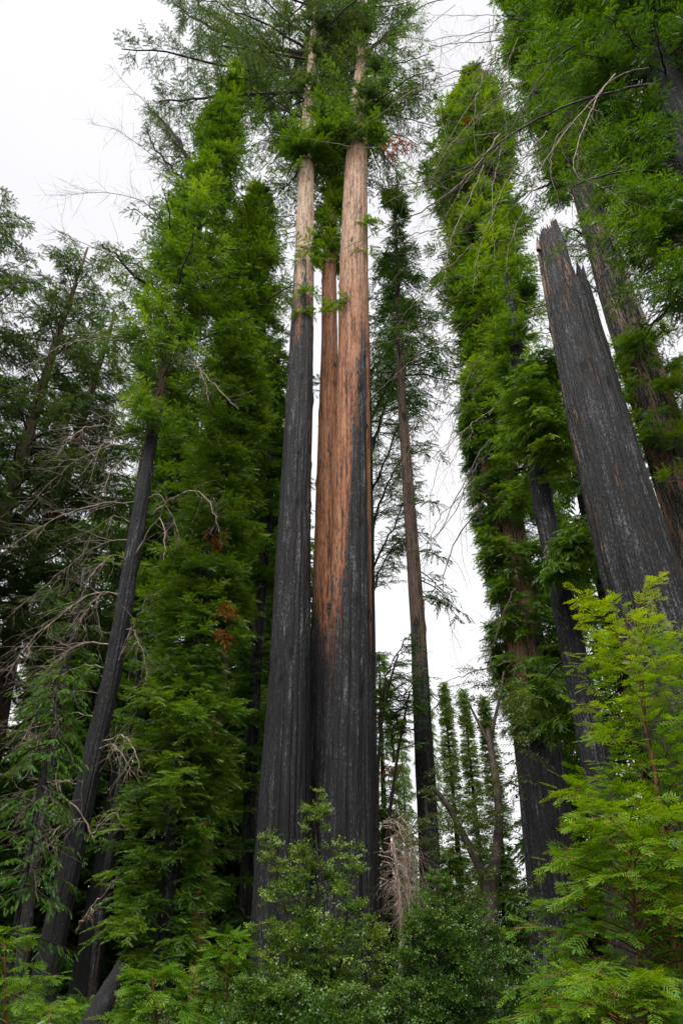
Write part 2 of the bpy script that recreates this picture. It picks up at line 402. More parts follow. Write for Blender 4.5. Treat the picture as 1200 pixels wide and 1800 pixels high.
# ------------------------------------------------------------------ foliage builders
def sleeve(g, ax, ctrl, rng, dens=1.0, size=.5, tp='mid', rise=.25, droop=.45, gap=.30, tone=.3, seedn=3, minL=.35, spacing=.26, mi=0, wmi=1, cl=1.0, hang=0., puff=1.0, flat=.75):
    """leafy tufts on short branches all the way round a trunk; ctrl = (py, left px, right px)"""
    cz = []; lx = []; rx = []
    for py, l, r in ctrl:
        cz.append(zof(py, ax.D)); lx.append(at(l, py, ax.D)[0][0]); rx.append(at(r, py, ax.D)[0][0])
    o = np.argsort(cz); cz = np.array(cz)[o]; lx = np.array(lx)[o]; rx = np.array(rx)[o]
    zz = np.linspace(cz[0], cz[-1], 200)
    ww = np.maximum(np.interp(zz, cz, rx) - np.interp(zz, cz, lx), .3)
    area = float(np.sum(ww * math.pi) * (zz[1] - zz[0]))
    n = int(area * 1.15 * dens)
    z = rng.choice(zz, n, p=ww / ww.sum()) + rng.uniform(-.3, .3, n)
    az = rng.uniform(0, 2 * math.pi, n)
    L_ = ax.xyz(z)[:, 0] - np.interp(z, cz, lx); R_ = np.interp(z, cz, rx) - ax.xyz(z)[:, 0]
    Rm = (L_ + R_) / 2 + (R_ - L_) / 2 * np.cos(az)
    sc = max(1.0, float(np.mean(ww)) * .4) / cl
    per = max(3, int(round(2 * math.pi * float(np.mean(ww)) * .5 / sc)))
    c = .6 * vn(az / (2 * math.pi) * per, z / sc * .8, per, seedn) + .4 * vn(az / (2 * math.pi) * per * 2, z / sc * 1.7, per * 2, seedn + 1)
    keep = c > gap + rng.uniform(-.06, .06, n)
    z, az, Rm, c = z[keep], az[keep], Rm[keep], c[keep]; n = len(z)
    rt = ax.r(z) * .92
    pf = puff * rng.uniform(.65, 1.25, n) * np.clip(.30 + .42 * Rm, .28, 1.05)       # tuft radius
    Ln = Rm * (.55 + .75 * np.clip((c - gap) / (1 - gap), 0, 1) ** .7) * rng.uniform(.6, 1.12, n) - rt * .8 - pf * .35
    Ln = np.maximum(Ln, np.minimum(minL, Rm) * rng.uniform(.5, 1.2, n)); Ln = np.where(rng.uniform(0, 1, n) < .07, Ln + Rm * rng.uniform(.2, .7, n), Ln)
    b = ax.xyz(z); b[:, 0] += np.cos(az) * rt; b[:, 1] += np.sin(az) * rt
    C = curve_pts(b, az, Ln, rng.normal(rise, .16, n), rng.uniform(.6, 1.3, n) * droop, rng)
    tubes(g, C, (.020 * np.maximum(Ln, .4)[:, None] ** .6) * np.linspace(1, .35, 6)[None], 3, .5, wmi)
    m = 9
    ci = np.repeat(np.arange(n), m); t = rng.uniform(.35, 1, len(ci)); P, T = interp_curve(C, ci, t)
    out = np.stack([np.cos(az[ci]), np.sin(az[ci]), np.zeros(len(ci))], 1)
    d = nrm(rng.normal(0, 1, (len(ci), 3)) * (.8, .8, .65) + out * .75 + np.array((0, 0, .25)))
    l2 = pf[ci] * rng.uniform(.45, 1.0, len(ci)) * (.6 + .4 * t)
    C2 = curve_pts(P, np.arctan2(d[:, 1], d[:, 0]), l2 * np.hypot(d[:, 0], d[:, 1]) + .05, d[:, 2] * .8 + .1, np.full(len(ci), .25 + hang), rng, 5)
    depth = np.sqrt((z - CAMZ) ** 2 + ax.D ** 2)
    sz = size * .74 * np.clip(depth / 28, .75, 1.7)
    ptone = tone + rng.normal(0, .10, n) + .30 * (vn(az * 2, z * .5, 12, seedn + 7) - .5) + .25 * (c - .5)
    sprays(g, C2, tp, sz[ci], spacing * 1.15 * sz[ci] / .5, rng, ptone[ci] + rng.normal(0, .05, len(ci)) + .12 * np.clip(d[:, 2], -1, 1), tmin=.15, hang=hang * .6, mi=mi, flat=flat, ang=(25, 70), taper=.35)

def limbs(g, ax, zr, lenf, n, rng, rise=.1, droop=.3, size=.5, tp='mid', tone=.3, azf=None, sub=.42, subsp=.45, hang=.15, mi=0, wmi=1, thick=.011, flat=.4, subdroop=.35, bare=.18, spacing=.3, srise=.0):
    """long limbs with leafy side branches, for open crowns"""
    z = np.sort(rng.uniform(zr[0], zr[1], n)); az = (np.arange(n) * 2.39996 + rng.uniform(-.4, .4, n)) % (2 * math.pi)
    if azf is not None: az = azf(n)
    Ln = lenf(z, az) * rng.uniform(.75, 1.15, n)
    b = ax.xyz(z)
    C = curve_pts(b, az, Ln, np.full(n, rise) + rng.normal(0, .1, n), np.full(n, droop) * rng.uniform(.6, 1.4, n), rng, 9, .08)
    limb_detail(g, C, rng, size, tp, tone, sub, subsp, hang, mi, wmi, thick, flat, subdroop, bare, spacing)
    return C
def limb_detail(g, C, rng, size, tp, tone, sub=.42, subsp=.45, hang=.15, mi=0, wmi=1, thick=.011, flat=.4, subdroop=.35, bare=.18, spacing=.3):
    n, K = C.shape[:2]
    Ln = np.linalg.norm(np.diff(C, axis=1), axis=2).sum(1)
    tubes(g, C, (thick * Ln)[:, None] * np.linspace(1, .22, K)[None] + .008, 5, .5, wmi)
    m = np.maximum(3, (Ln / subsp)).astype(int)
    ci = np.repeat(np.arange(n), m); j = np.arange(m.sum()) - np.repeat(np.cumsum(m) - m, m)
    t = bare + (1 - bare) * (j + rng.uniform(0, 1, len(j))) / m[ci]
    P, T = interp_curve(C, ci, t)
    side = np.where(j % 2 == 0, 1, -1.)
    S = np.cross(T, (0, 0, 1.)) * side[:, None]
    a = np.radians(rng.uniform(45, 75, len(j)))
    d = nrm(T * np.cos(a)[:, None] + S * np.sin(a)[:, None] + rng.normal(0, .2, (len(j), 3)))
    az = np.arctan2(d[:, 1], d[:, 0])
    l2 = Ln[ci] * sub * (1.05 - .75 * t) * rng.uniform(.6, 1.2, len(j)) + .25
    C2 = curve_pts(P, az, l2, d[:, 2] * .6, np.full(len(j), subdroop) * rng.uniform(.4, 1.5, len(j)), rng, 6, .08)
    tubes(g, C2, (.010 * l2 + .006)[:, None] * np.linspace(1, .3, 6)[None], 3, .5, wmi)
    tn = np.broadcast_to(tone, (n,))[ci] + rng.normal(0, .1, len(j))
    sprays(g, C2, tp, size, spacing, rng, tn, tmin=.12, hang=hang, flat=flat, mi=mi)

def poly3(pts, D, dd=0., K=18, rng=None, wig=.0):
    """polyline through pixels at forward distances D (drifting by dd along it) -> smooth 3D centre line"""
    n = len(pts); P = np.array([at(p[0], p[1], D + dd * i / max(1, n - 1))[0] for i, p in enumerate(pts)])
    s = np.concatenate([[0], np.cumsum(np.linalg.norm(np.diff(P, axis=0), axis=1))]); s /= s[-1]
    tt = np.linspace(0, 1, K); Q = np.stack([np.interp(tt, s, P[:, k]) for k in range(3)], 1)
    for _ in range(2): Q[1:-1] = (Q[:-2] + Q[1:-1] * 2 + Q[2:]) / 4
    if rng is not None and wig: Q[1:-1] += rng.normal(0, wig, (K - 2, 3))
    return Q
def dead_branch(C, r0, rng, parent, base, m, tw=1.2, ntw=9, name='dead_branch', sides=6, lev=2, curl=.5, dirbias=(0, 0, -.15)):
    g = Geo(); K = len(C)
    tubes(g, C[None], (r0 * np.linspace(1, .18, K))[None], sides, .5)
    def kids(Cs, Rs, n, ln, lv):
        N = len(Cs); ci = np.repeat(np.arange(N), n); t = rng.uniform(.12, .97, len(ci))
        P, T = interp_curve(Cs, ci, t)
        rv = nrm(rng.normal(0, 1, (len(ci), 3))); d = nrm(T * .75 + rv * .8 + np.array(dirbias))
        l = ln * rng.uniform(.4, 1.2, len(ci)) * (1.1 - .6 * t)
        k = 8; tt = np.linspace(0, 1, k)[None, :, None]
        bend = nrm(rng.normal(0, 1, (len(ci), 3)) + np.array((0, 0, -.4))) * curl
        C2 = P[:, None] + l[:, None, None] * (d[:, None] * tt + bend[:, None] * tt * tt * .6) + rng.normal(0, .02, (len(ci), k, 3)) * l[:, None, None] * tt
        rr = np.maximum(Rs[ci] * .38 * (1 - .5 * t), .0035)
        tubes(g, C2, rr[:, None] * np.linspace(1, .35, k)[None], 3, .5)
        if lv > 1: kids(C2, rr, 3, ln * .5, lv - 1)
    if ntw: kids(C[None], np.array([r0]), ntw, tw, lev)
    return g.build(name, [m], parent, tuple(base), True)

def tuft(parent, base, P, rng, n=14, L_=.5, name='dead_foliage', m=None, tp='mid', size=.35, tone=.4, mat_=None, down=.4):
    g = Geo(); P = np.array(P, float)
    b = np.repeat(P[None], n, 0) + rng.normal(0, .12, (n, 3))
    C = curve_pts(b, rng.uniform(0, 6.28, n), L_ * rng.uniform(.5, 1.2, n), np.full(n, .1), np.full(n, down), rng)
    tubes(g, C, np.full((n, 6), .008), 3, .5, 1)
    sprays(g, C, tp, size, .16, rng, np.full(n, tone), tmin=.1)
    return g.build(name, [mat_ or LF['rust'], WD], parent, tuple(base))

RS = np.random.RandomState
def sm(x): x = np.clip(x, 0, 1); return x * x * (3 - 2 * x)
def char_below(zc, soft=2., amp=0., seed=5):
    return lambda z, c, s: sm((zc - z) / soft + .5) * 1.15

# ================================================================== the setting
def ground():
    n = 160; xs = np.linspace(-1, 1, n); s = np.sign(xs) * np.abs(xs) ** 2.2 * 420
    X, Y = np.meshgrid(s, s + 30, indexing='ij')
    r = np.hypot(X, Y)
    Z = (vn(X * .16 + 40, Y * .16 + 40, 256, 3) - .5) * .35 + (vn(X * .6 + 90, Y * .6 + 90, 256, 4) - .5) * .12
    Z -= .08
    V = np.stack([X, Y, Z], -1).reshape(-1, 3); idx = np.arange(n * n).reshape(n, n)
    a, b, c, d = idx[:-1, :-1], idx[1:, :-1], idx[1:, 1:], idx[:-1, 1:]
    F = np.concatenate([np.stack([a, b, c], -1).reshape(-1, 3), np.stack([a, c, d], -1).reshape(-1, 3)])
    m, t, out = mat('forest_floor_soil')
    tc = t.nodes.new('ShaderNodeTexCoord'); n1 = t.nodes.new('ShaderNodeTexNoise'); n1.inputs['Scale'].default_value = 1.2; n1.inputs['Detail'].default_value = 8
    t.links.new(tc.outputs['Object'], n1.inputs['Vector'])
    rr = ramp(t, [(.35, (.03, .018, .01)), (.5, (.08, .045, .022)), (.6, (.05, .06, .02)), (.7, (.14, .08, .04))]); t.links.new(n1.outputs['Fac'], rr.inputs[0])
    p = t.nodes.new('ShaderNodeBsdfPrincipled'); p.inputs['Roughness'].default_value = .95; t.links.new(rr.outputs[0], p.inputs['Base Color'])
    bp = t.nodes.new('ShaderNodeBump'); bp.inputs['Distance'].default_value = .1; t.links.new(n1.outputs['Fac'], bp.inputs['Height']); t.links.new(bp.outputs[0], p.inputs['Normal'])
    t.links.new(p.outputs[0], out.inputs[0])
    g = Geo(); g.add(V, F, .5); o = g.build('forest_floor', [m], None, (0, 0, 0), True); o['kind'] = 'structure'; o['label'] = 'brown forest floor under the trees'
ground()

def cover(name, label, n, rx, ry, h, tp, size, m, seed, tone=.3, ln=.5, spacing=.2):
    rng = RS(seed); g = Geo()
    x = rng.uniform(rx[0], rx[1], n); y = rng.uniform(ry[0], ry[1], n); z = rng.uniform(0, 1, n) ** 1.4 * h
    k = vn(x * .35 + 60, y * .35 + 60, 256, seed % 7); z = z * (.3 + 1.1 * k)
    C = curve_pts(np.stack([x, y, z], -1), rng.uniform(0, 6.28, n), ln * rng.uniform(.6, 1.3, n), rng.uniform(.1, .9, n), np.full(n, .5), rng)
    tubes(g, C, np.full((n, 6), .006), 3, .5, 1)
    sprays(g, C, tp, size, spacing, rng, tone + .4 * (vn(x, y, 256, 2) - .5) + .12 * z / max(h, .1), tmin=.05)
    o = g.build(name, [m, WD], None, (0, 0, 0)); o['kind'] = 'stuff'; o['label'] = label
    return o
cover('undergrowth', 'low green undergrowth over the forest floor', 5200, (-15, 15), (6.5, 30), 1.0, 'mid', .42, LF['deep'], 11)
def wood_ring():
    rng = RS(12); g = Geo(); n = 15000
    a = rng.uniform(0, 2 * math.pi, n); rad = np.where(np.sin(a) > .45, rng.uniform(50, 80, n), rng.uniform(24, 46, n))  # sides and rear are unseen: nearer, taller wood added to block low skylight
    x = np.cos(a) * rad; y = np.sin(a) * rad + 2; hh = np.where(np.sin(a) > .45, 6.5, 22) * (.45 + 1.0 * vn(a / 6.2832 * 40, rad * .08, 40, 3)); z = rng.uniform(0, 1, n) * hh
    C = curve_pts(np.stack([x, y, z], -1), rng.uniform(0, 6.28, n), 2.4 * rng.uniform(.6, 1.3, n), rng.uniform(-.1, .5, n), np.full(n, .5), rng)
    tubes(g, C, np.full((n, 6), .02), 3, .5, 1)
    sprays(g, C, 'far', 2.3, 1.0, rng, .3 + rng.normal(0, .12, n), tmin=.05)
    o = g.build('far_wood_and_shade_ring', [LF['deep'], WD], None, (0, 0, 0)); o['kind'] = 'stuff'; o['label'] = 'far-off wood closing the view between the trunks, and unseen nearer wood added to block low skylight'
wood_ring()

# ================================================================== a tree from image-derived measurements
def tree(name, label, cat, D, pts, bark, seed, group=None, leaf='green', fol=None, limb=None, extra=None, trunk_kw=None, lean=0., crown_name='crown'):
    ax = Axis(pts, D, lean); root = thing(name, label, cat, tuple(ax.base), group)
    trunk_mesh(ax, [BK[bark]], root, seed=seed, **(trunk_kw or {}))
    g = Geo(); rng = RS(seed * 101 + 3)
    for kw in (fol or []): sleeve(g, ax, rng=rng, seedn=seed % 5 + 1, **kw)
    for kw in (limb or []):
        kw = dict(kw); kw['zr'] = (zof(kw.pop('ylo'), D), zof(kw.pop('yhi'), D)); limbs(g, ax, rng=rng, **kw)
    if extra: extra(g, ax, rng)
    if g.V: g.build(crown_name, [LF[leaf], WD], root, tuple(ax.base))
    return root, ax
def const(a): return lambda z, az: np.full(len(z), a)
def taper_len(D, y0, l0, y1, l1):
    za, zb = zof(y0, D), zof(y1, D)
    return lambda z, az: np.interp(z, [za, zb], [l0, l1])

# ---------------- the three great trunks in the middle
D1 = 20
z560 = zof(560, D1)
def c1_char_shade(z, c, s): return sm((zof(545, D1) + 1.5 * np.sin(c * 5) - z) / 10 + .5) * 1.0 + .6 * sm((14 - z) / 14)  # real char, plus painted shade deepening toward the foot
def c1_pale(z, c, s): return sm((z - zof(640, D1)) / 6) * .95 + .02
c1, ax1 = tree('giant_redwood', 'tall redwood, charred grey-black below and pale above, leftmost of the three great central trunks', 'redwood', D1,
    [(1750, 494, 116), (1600, 496, 106), (1400, 501, 92), (1200, 509, 74), (1000, 515, 63), (800, 522, 52), (600, 530, 41), (450, 535, 34), (300, 538, 27), (200, 541, 20), (120, 547, 15), (40, 552, 10), (-60, 556, 5)],
    'red', 1, leaf='dull', trunk_kw=dict(charf=c1_char_shade, palef=c1_pale, na=176, dz=.11, flute=.035, nflute=13, knots=110),
    fol=[dict(ctrl=[(-60, 500, 610), (60, 490, 600), (120, 500, 590)], dens=.14, gap=.3, tone=.3, size=.55),
         dict(ctrl=[(140, 500, 590), (220, 470, 610), (290, 490, 600)], dens=.2, gap=.5, tone=.34, size=.55, droop=.1, rise=.5)],
    limb=[dict(ylo=140, yhi=-40, lenf=const(7.0), n=19, azf=lambda n: RS(61).uniform(-.75, 3.9, n), rise=.10, droop=.18, size=.46, tp='fine', sub=.26, subsp=.34, tone=.30, spacing=.22),
          dict(ylo=290, yhi=150, lenf=const(3.6), n=15, azf=lambda n: RS(62).uniform(-.7, 3.85, n), rise=.35, droop=.25, size=.46, sub=.35, subsp=.36, tone=.36, spacing=.24)])
# the two longest limbs to the left
def long_limbs(root, base, D, specs, leaf, seed, size=.7, sub=.28, tone=.28, thick=.010, name='limb', subsp=.42):
    for i, (pts, dd) in enumerate(specs):
        rng = RS(seed + i); g = Geo()
        C = poly3(pts, D, dd, 14, rng, .05)
        limb_detail(g, C[None], rng, size * .7, 'fine', tone, sub, subsp * .8, .15, 0, 1, thick, .6, .3, .12, .22)
        g.build(name, [LF[leaf], WD], root, tuple(base))
long_limbs(c1, ax1.base, D1, [([(540, 130), (470, 128), (400, 118), (310, 93), (214, 86)], -2), ([(545, 95), (480, 85), (420, 65), (360, 45), (312, 10)], 2),
    ([(540, 160), (470, 165), (400, 170), (330, 175), (280, 178)], -4)], 'dull', 900)

long_limbs(c1, ax1.base, D1, [([(541, 250), (500, 240), (470, 225), (440, 185)], -1), ([(543, 205), (500, 195), (470, 175), (448, 140)], 1), ([(541, 285), (510, 320), (490, 345), (462, 365)], 1), ([(545, 240), (575, 265), (600, 300)], 1), ([(546, 190), (570, 200), (600, 240)], -1), ([(543, 225), (510, 250), (480, 285), (455, 300)], 2),
    ([(548, 110), (590, 60), (620, 20)], 2), ([(545, 150), (500, 120), (450, 100), (400, 60)], 3)], 'green', 910, .55, .36, .34, .012, subsp=.3)
c2, ax2 = tree('giant_redwood', 'thin forked orange-brown trunk squeezed between the two larger central trunks', 'redwood', 21.5,
    [(1700, 568, 66), (1400, 569, 62), (1200, 570, 56), (1000, 573, 47), (800, 576, 38), (600, 579, 28), (480, 578, 25), (400, 583, 17), (320, 586, 12), (200, 592, 6)],
    'red', 2, leaf='green', trunk_kw=dict(charf=lambda z, c, s: sm((zof(1130, 21.5) - 1.5 * c - z) / 4 + .5) * 1.0, palef=lambda z, c, s: sm((z - 26) / 12) * .5, na=120, dz=.14, flute=.03, knots=60),
    fol=[dict(ctrl=[(330, 560, 600), (390, 555, 605), (470, 560, 600)], dens=1.0, gap=.25, tone=.35, size=.5)],
    limb=[dict(ylo=330, yhi=220, lenf=const(2.5), n=14, size=.6, tone=.3)])

def c3_char_shade(z, c, s):
    thr = np.interp(c, [-1, -.6, -.25, .05, .55, .78, .86, 1], [zof(1130, D1), zof(1090, D1), zof(960, D1), zof(740, D1), zof(610, D1), zof(640, D1), zof(1060, D1), zof(1160, D1)])
    thr = np.where(s > .2, zof(900, D1), thr)
    return sm((thr - z) / 9 + .5) * .98 + .6 * sm((14 - z) / 14)  # last term paints the darker shade low on the trunk over the char
c3, ax3 = tree('giant_redwood', 'tallest redwood, orange bark with black char up its right face, rightmost of the central three', 'redwood', D1,
    [(1800, 612, 120), (1600, 610, 106), (1400, 612, 94), (1200, 616, 80), (1000, 618, 70), (800, 620, 62), (600, 622, 55), (450, 622, 49), (300, 625, 40), (220, 629, 34), (150, 632, 23), (80, 635, 14), (0, 637, 9), (-60, 638, 4)],
    'red', 3, leaf='dull', trunk_kw=dict(charf=c3_char_shade, palef=lambda z, c, s: sm((z - zof(760, D1)) / 14) * .75, na=176, dz=.11, flute=.032, nflute=14, knots=110),
    fol=[dict(ctrl=[(-40, 600, 680), (60, 580, 690), (150, 585, 690)], dens=.18, gap=.45, tone=.34, size=.55),
         dict(ctrl=[(160, 570, 690), (230, 560, 670)], dens=.2, gap=.45, tone=.38, size=.55)],
    limb=[dict(ylo=230, yhi=0, lenf=taper_len(D1, 230, 4.6, 0, 3.4), n=30, azf=lambda n: RS(63).uniform(-.95, 4.1, n), rise=.15, droop=.3, size=.48, sub=.33, subsp=.36, tone=.33, spacing=.24)])
long_limbs(c3, ax3.base, D1, [([(632, 205), (670, 190), (705, 170), (745, 165)], 1), ([(633, 150), (680, 120), (715, 105), (755, 95)], -1), ([(636, 100), (680, 60), (720, 20)], 1), ([(630, 240), (665, 260), (690, 290), (702, 325)], 1), ([(628, 215), (600, 225), (575, 215)], -1), ([(630, 255), (600, 280), (580, 320), (570, 350)], 2), ([(632, 180), (600, 160), (585, 120)], 1), ([(634, 170), (665, 150), (690, 140)], -2), ([(634, 200), (680, 230), (715, 240), (740, 260)], 2)], 'green', 920, .55, .36, .30, .012, subsp=.3)
for r, a, px, py, n_, L_ in ((c1, ax1, 545, 432, 9, .8), (c1, ax1, 543, 455, 7, .7), (c1, ax1, 541, 515, 6, .6), (c1, ax1, 534, 545, 5, .5), (c3, ax3, 642, 395, 10, .8), (c3, ax3, 640, 440, 6, .6), (c2, ax2, 590, 528, 5, .5), (c2, ax2, 582, 540, 3, .4)):
    P = at(px, py, D1 - .5)[0]
    tuft(r, a.base, P, RS(px + py), n_, L_, 'foliage_tuft', mat_=LF['green'], size=.45, tone=.4, down=.6)

for px, py, n_, L_ in ((542, 272, 26, 1.5), (530, 250, 16, 1.6), (556, 255, 18, 1.6), (560, 190, 6, 1.3)):
    tuft(c1, ax1.base, at(px, py, D1 - .5)[0], RS(px + py), n_, L_, 'foliage_tuft', mat_=LF['green'], size=.6, tone=.3, down=.1)
for px, py, n_, L_ in ((612, 245, 16, 1.5), (648, 250, 12, 1.5), (646, 180, 8, 1.4)):
    tuft(c3, ax3.base, at(px, py, D1 - .4)[0], RS(px + py), n_, L_, 'foliage_tuft', mat_=LF['green'], size=.6, tone=.3, down=.1)
# ---------------- left group
Dl = 18
l1, axl = tree('burnt_redwood', 'slim charred tree standing left with a green bottle-brush top and bare arching branches', 'redwood', Dl,
    [(1790, 66, 54), (1600, 106, 42), (1400, 150, 37), (1300, 171, 34), (1200, 195, 31), (1100, 213, 29), (1000, 230, 28), (900, 246, 26), (800, 262, 22), (700, 280, 18), (600, 300, 15), (480, 330, 12), (300, 375, 8), (150, 412, 3)],
    'brown', 4, leaf='green', trunk_kw=dict(charf=lambda z, c, s: sm((zof(745, Dl) - z) / 1.5 + .5) * 1.0 + .15 + .5 * sm((14 - z) / 14), na=96, dz=.14, flute=.02, knots=90),  # char all the way up to the foliage; foot darkened further as painted shade
    fol=[dict(ctrl=[(130, 406, 424), (200, 362, 428), (300, 332, 424), (400, 268, 405), (500, 222, 395), (600, 192, 372), (700, 190, 362), (790, 215, 330)], dens=1.2, gap=.36, size=.42, tone=.32, tp='mid', droop=.25, rise=.45),],
    limb=[dict(ylo=620, yhi=200, lenf=taper_len(Dl, 620, 3.6, 200, 1.6), n=30, rise=.35, droop=.1, size=.4, sub=.22, subsp=.25, tone=.2, spacing=.25)])
for i, (pts, dd, tw, nt) in enumerate([
    ([(262, 772), (215, 755), (165, 745), (125, 765), (100, 800)], -2, 1.6, 16),
    ([(255, 790), (200, 780), (150, 800), (95, 840), (40, 900)], 1, 1.6, 14),
    ([(248, 885), (195, 880), (110, 905), (40, 945), (0, 975)], -1.5, 1.5, 16),
    ([(215, 1045), (160, 1042), (100, 1085), (50, 1130), (10, 1190)], -1, 1.6, 18),
    ([(200, 1135), (150, 1125), (95, 1165), (60, 1230), (40, 1300)], 1.2, 1.5, 18),
    ([(248, 945), (190, 950), (130, 985), (70, 1040), (20, 1075)], 2, 1.5, 14),
    ([(330, 455), (290, 395), (255, 350), (190, 338), (105, 343)], -2, 1.8, 22),
    ([(352, 320), (310, 245), (265, 190), (225, 150), (190, 112)], 1, 1.4, 18),
    ([(330, 335), (285, 285), (240, 250), (200, 225), (155, 215)], -1, 1.5, 20),
    ([(280, 520), (235, 480), (190, 445), (140, 425), (90, 398)], -3, 1.5, 16),
    ([(262, 600), (215, 590), (160, 595), (110, 605), (60, 640)], -2, 1.4, 14),
    ([(270, 905), (300, 875), (345, 858), (375, 890), (385, 935)], -2, 1.0, 12),
    ([(232, 990), (262, 930), (285, 905), (292, 950), (288, 985)], -2, .7, 6),
    ([(290, 640), (345, 640), (390, 690), (420, 720)], -2.5, 1.0, 8),
    ([(170, 1310), (215, 1290), (240, 1320), (245, 1350)], -1.5, .8, 7),
    ([(200, 1180), (228, 1120), (245, 1080), (262, 1040)], -1.5, .8, 6),
    ([(150, 1480), (185, 1440), (215, 1420)], -1, .8, 6),
    ([(165, 1480), (140, 1420), (80, 1380), (20, 1400)], -1, 1.0, 10),
    ([(135, 1640), (165, 1590), (200, 1550)], -1, .8, 5)]):
    rng = RS(300 + i)
    dead_branch(poly3(pts, Dl, dd, 18, rng, .02), .038 if i not in (12, 16, 18) else .02, rng, l1, axl.base, DEAD if py_ok(i) else DARKD, tw, nt) if False else \
        dead_branch(poly3(pts, Dl, dd, 18, rng, .02), .028, rng, l1, axl.base, DARKD if 6 <= i <= 9 else DEAD, tw * 1.1, int(nt * 1.7), curl=.45)
for i in range(15):
    rng = RS(350 + i); y0 = 640 + i * 58 + rng.uniform(-15, 15); x0 = float(np.interp(y0, [600, 1000, 1400, 1600], [300, 230, 153, 111])); sg = -1 if i % 4 else 1; w = rng.uniform(70, 150) * (1 if sg < 0 else .6)
    pts = [(x0, y0), (x0 + sg * w * .4, y0 - rng.uniform(0, 20)), (x0 + sg * w * .8, y0 + rng.uniform(5, 35)), (x0 + sg * w, y0 + rng.uniform(40, 90))]
    dead_branch(poly3(pts, Dl, rng.uniform(-2.5, 1), 16, rng, .02), .017, rng, l1, axl.base, DEAD, 1.3, 18, curl=.55)
# upper-left leafy limbs of the same tree
long_limbs(l1, axl.base, Dl, [([(355, 320), (315, 250), (290, 215), (268, 195)], 1), ([(345, 340), (300, 290), (265, 255), (258, 225)], -1), ([(320, 430), (290, 395), (262, 355)], -2), ([(290, 525), (245, 490), (200, 450), (180, 430)], -3)], 'dull', 930, .4, .2, .3, .014, subsp=.2)

Ds = 22
s1, axs = tree('redwood_column', 'burned redwood wrapped foot to tip in dense green, just right of the slim charred tree', 'redwood', Ds,
    [(1790, 282, 46), (1600, 298, 38), (1400, 314, 32), (1000, 368, 24), (800, 395, 20), (600, 422, 14), (350, 455, 4)],
    'brown', 5, leaf='green', trunk_kw=dict(charf=lambda z, c, s: z * 0 + 1.1, na=64, dz=.3),
    fol=[dict(ctrl=[(335, 446, 466), (380, 415, 486), (450, 385, 492), (550, 370, 492), (700, 335, 478), (850, 300, 455), (1000, 258, 440)], dens=1.9, gap=.34, size=.46, tone=.38),
         dict(ctrl=[(1000, 258, 440), (1100, 238, 425), (1200, 225, 412), (1300, 205, 405), (1400, 185, 395), (1500, 172, 362), (1600, 165, 350), (1680, 185, 345), (1715, 220, 330)], dens=2.2, gap=.30, size=.46, tone=.38, tp='fine', spacing=.22, rise=.1, droop=.25)],
    limb=[dict(ylo=720, yhi=400, lenf=const(3.3), n=16, rise=.3, droop=.2, size=.5, sub=.3, tone=.34),
          dict(ylo=520, yhi=325, lenf=const(2.3), n=22, rise=.5, droop=.2, size=.42, sub=.28, subsp=.3, tone=.38)])
s2, axs2 = tree('redwood_column', 'narrow shaggy green column of foliage touching the left edge of the central trunks', 'redwood', 27,
    [(1700, 430, 30), (1200, 448, 22), (800, 478, 14), (600, 492, 4)], 'brown', 6, leaf='deep', trunk_kw=dict(charf=lambda z, c, s: z * 0 + 1., na=40, dz=.5),
    fol=[dict(ctrl=[(590, 480, 505), (750, 445, 512), (900, 430, 508), (1100, 412, 492), (1300, 396, 480), (1500, 385, 470), (1700, 372, 462)], dens=1.2, gap=.3, size=.5, tone=.4)],
    limb=[dict(ylo=1000, yhi=620, lenf=const(3.2), n=16, rise=.3, droop=.3, size=.6, sub=.35, tone=.4)])
s3, axs3 = tree('thin_redwood', 'thin pale brown trunk with loose light green foliage behind the green columns', 'redwood', 34,
    [(1700, 350, 22), (1250, 388, 11), (900, 425, 8), (560, 462, 3)], 'brown', 7, leaf='far', trunk_kw=dict(palef=lambda z, c, s: z * 0 + .4, na=32, dz=.6),
    limb=[dict(ylo=1500, yhi=600, lenf=taper_len(34, 1500, 3.6, 600, 1.6), n=60, rise=.1, droop=.4, size=.9, tp='far', sub=.45, subsp=.6, tone=.45, spacing=.5)])

def conifer(label, D, pts, seed, l0, l1, ylo, yhi, n, leaf='olive', tone=.42, name='fir_tree', size=.42, tp='mid', sub=.15, rise=.42, droop=.22, group=None, chz=0, subsp=.17):
    return tree(name, label, 'fir', D, pts, 'brown', seed, group, leaf, trunk_kw=dict(na=48, dz=.35, charf=(lambda z, c, s: sm((chz - z) / 6 + .5))),
        limb=[dict(ylo=ylo, yhi=yhi - 14, lenf=taper_len(D, ylo, l0, yhi, l1), n=int(n * 1.45), rise=rise, droop=droop, size=size, tp=tp, sub=sub, subsp=subsp, tone=tone, thick=.011, spacing=.2, hang=.15, subdroop=.3)])
conifer('olive green fir with bottle-brush limbs, its tip just left of the bare branches', 26,
    [(1100, -62, 42), (860, 20, 27), (780, 45, 22), (690, 72, 17), (560, 112, 10), (435, 155, 3)], 21, 6.5, 1.6, 1150, 450, 74)
conifer('olive fir cut off by the left frame edge, the highest spiky top there', 23,
    [(1000, -190, 44), (700, -105, 26), (500, -40, 14), (375, -2, 3)], 22, 6.5, 1.8, 1000, 390, 60)
conifer('dark fir with a red-brown trunk and drooping limbs behind the pale dead branches', 30,
    [(1600, -60, 44), (1105, 25, 30), (1015, 55, 26), (840, 115, 19), (650, 172, 10), (545, 205, 3)], 23, 6.0, 1.4, 1500, 570, 95, leaf='deep', tone=.3, size=.5, rise=.15, sub=.2)
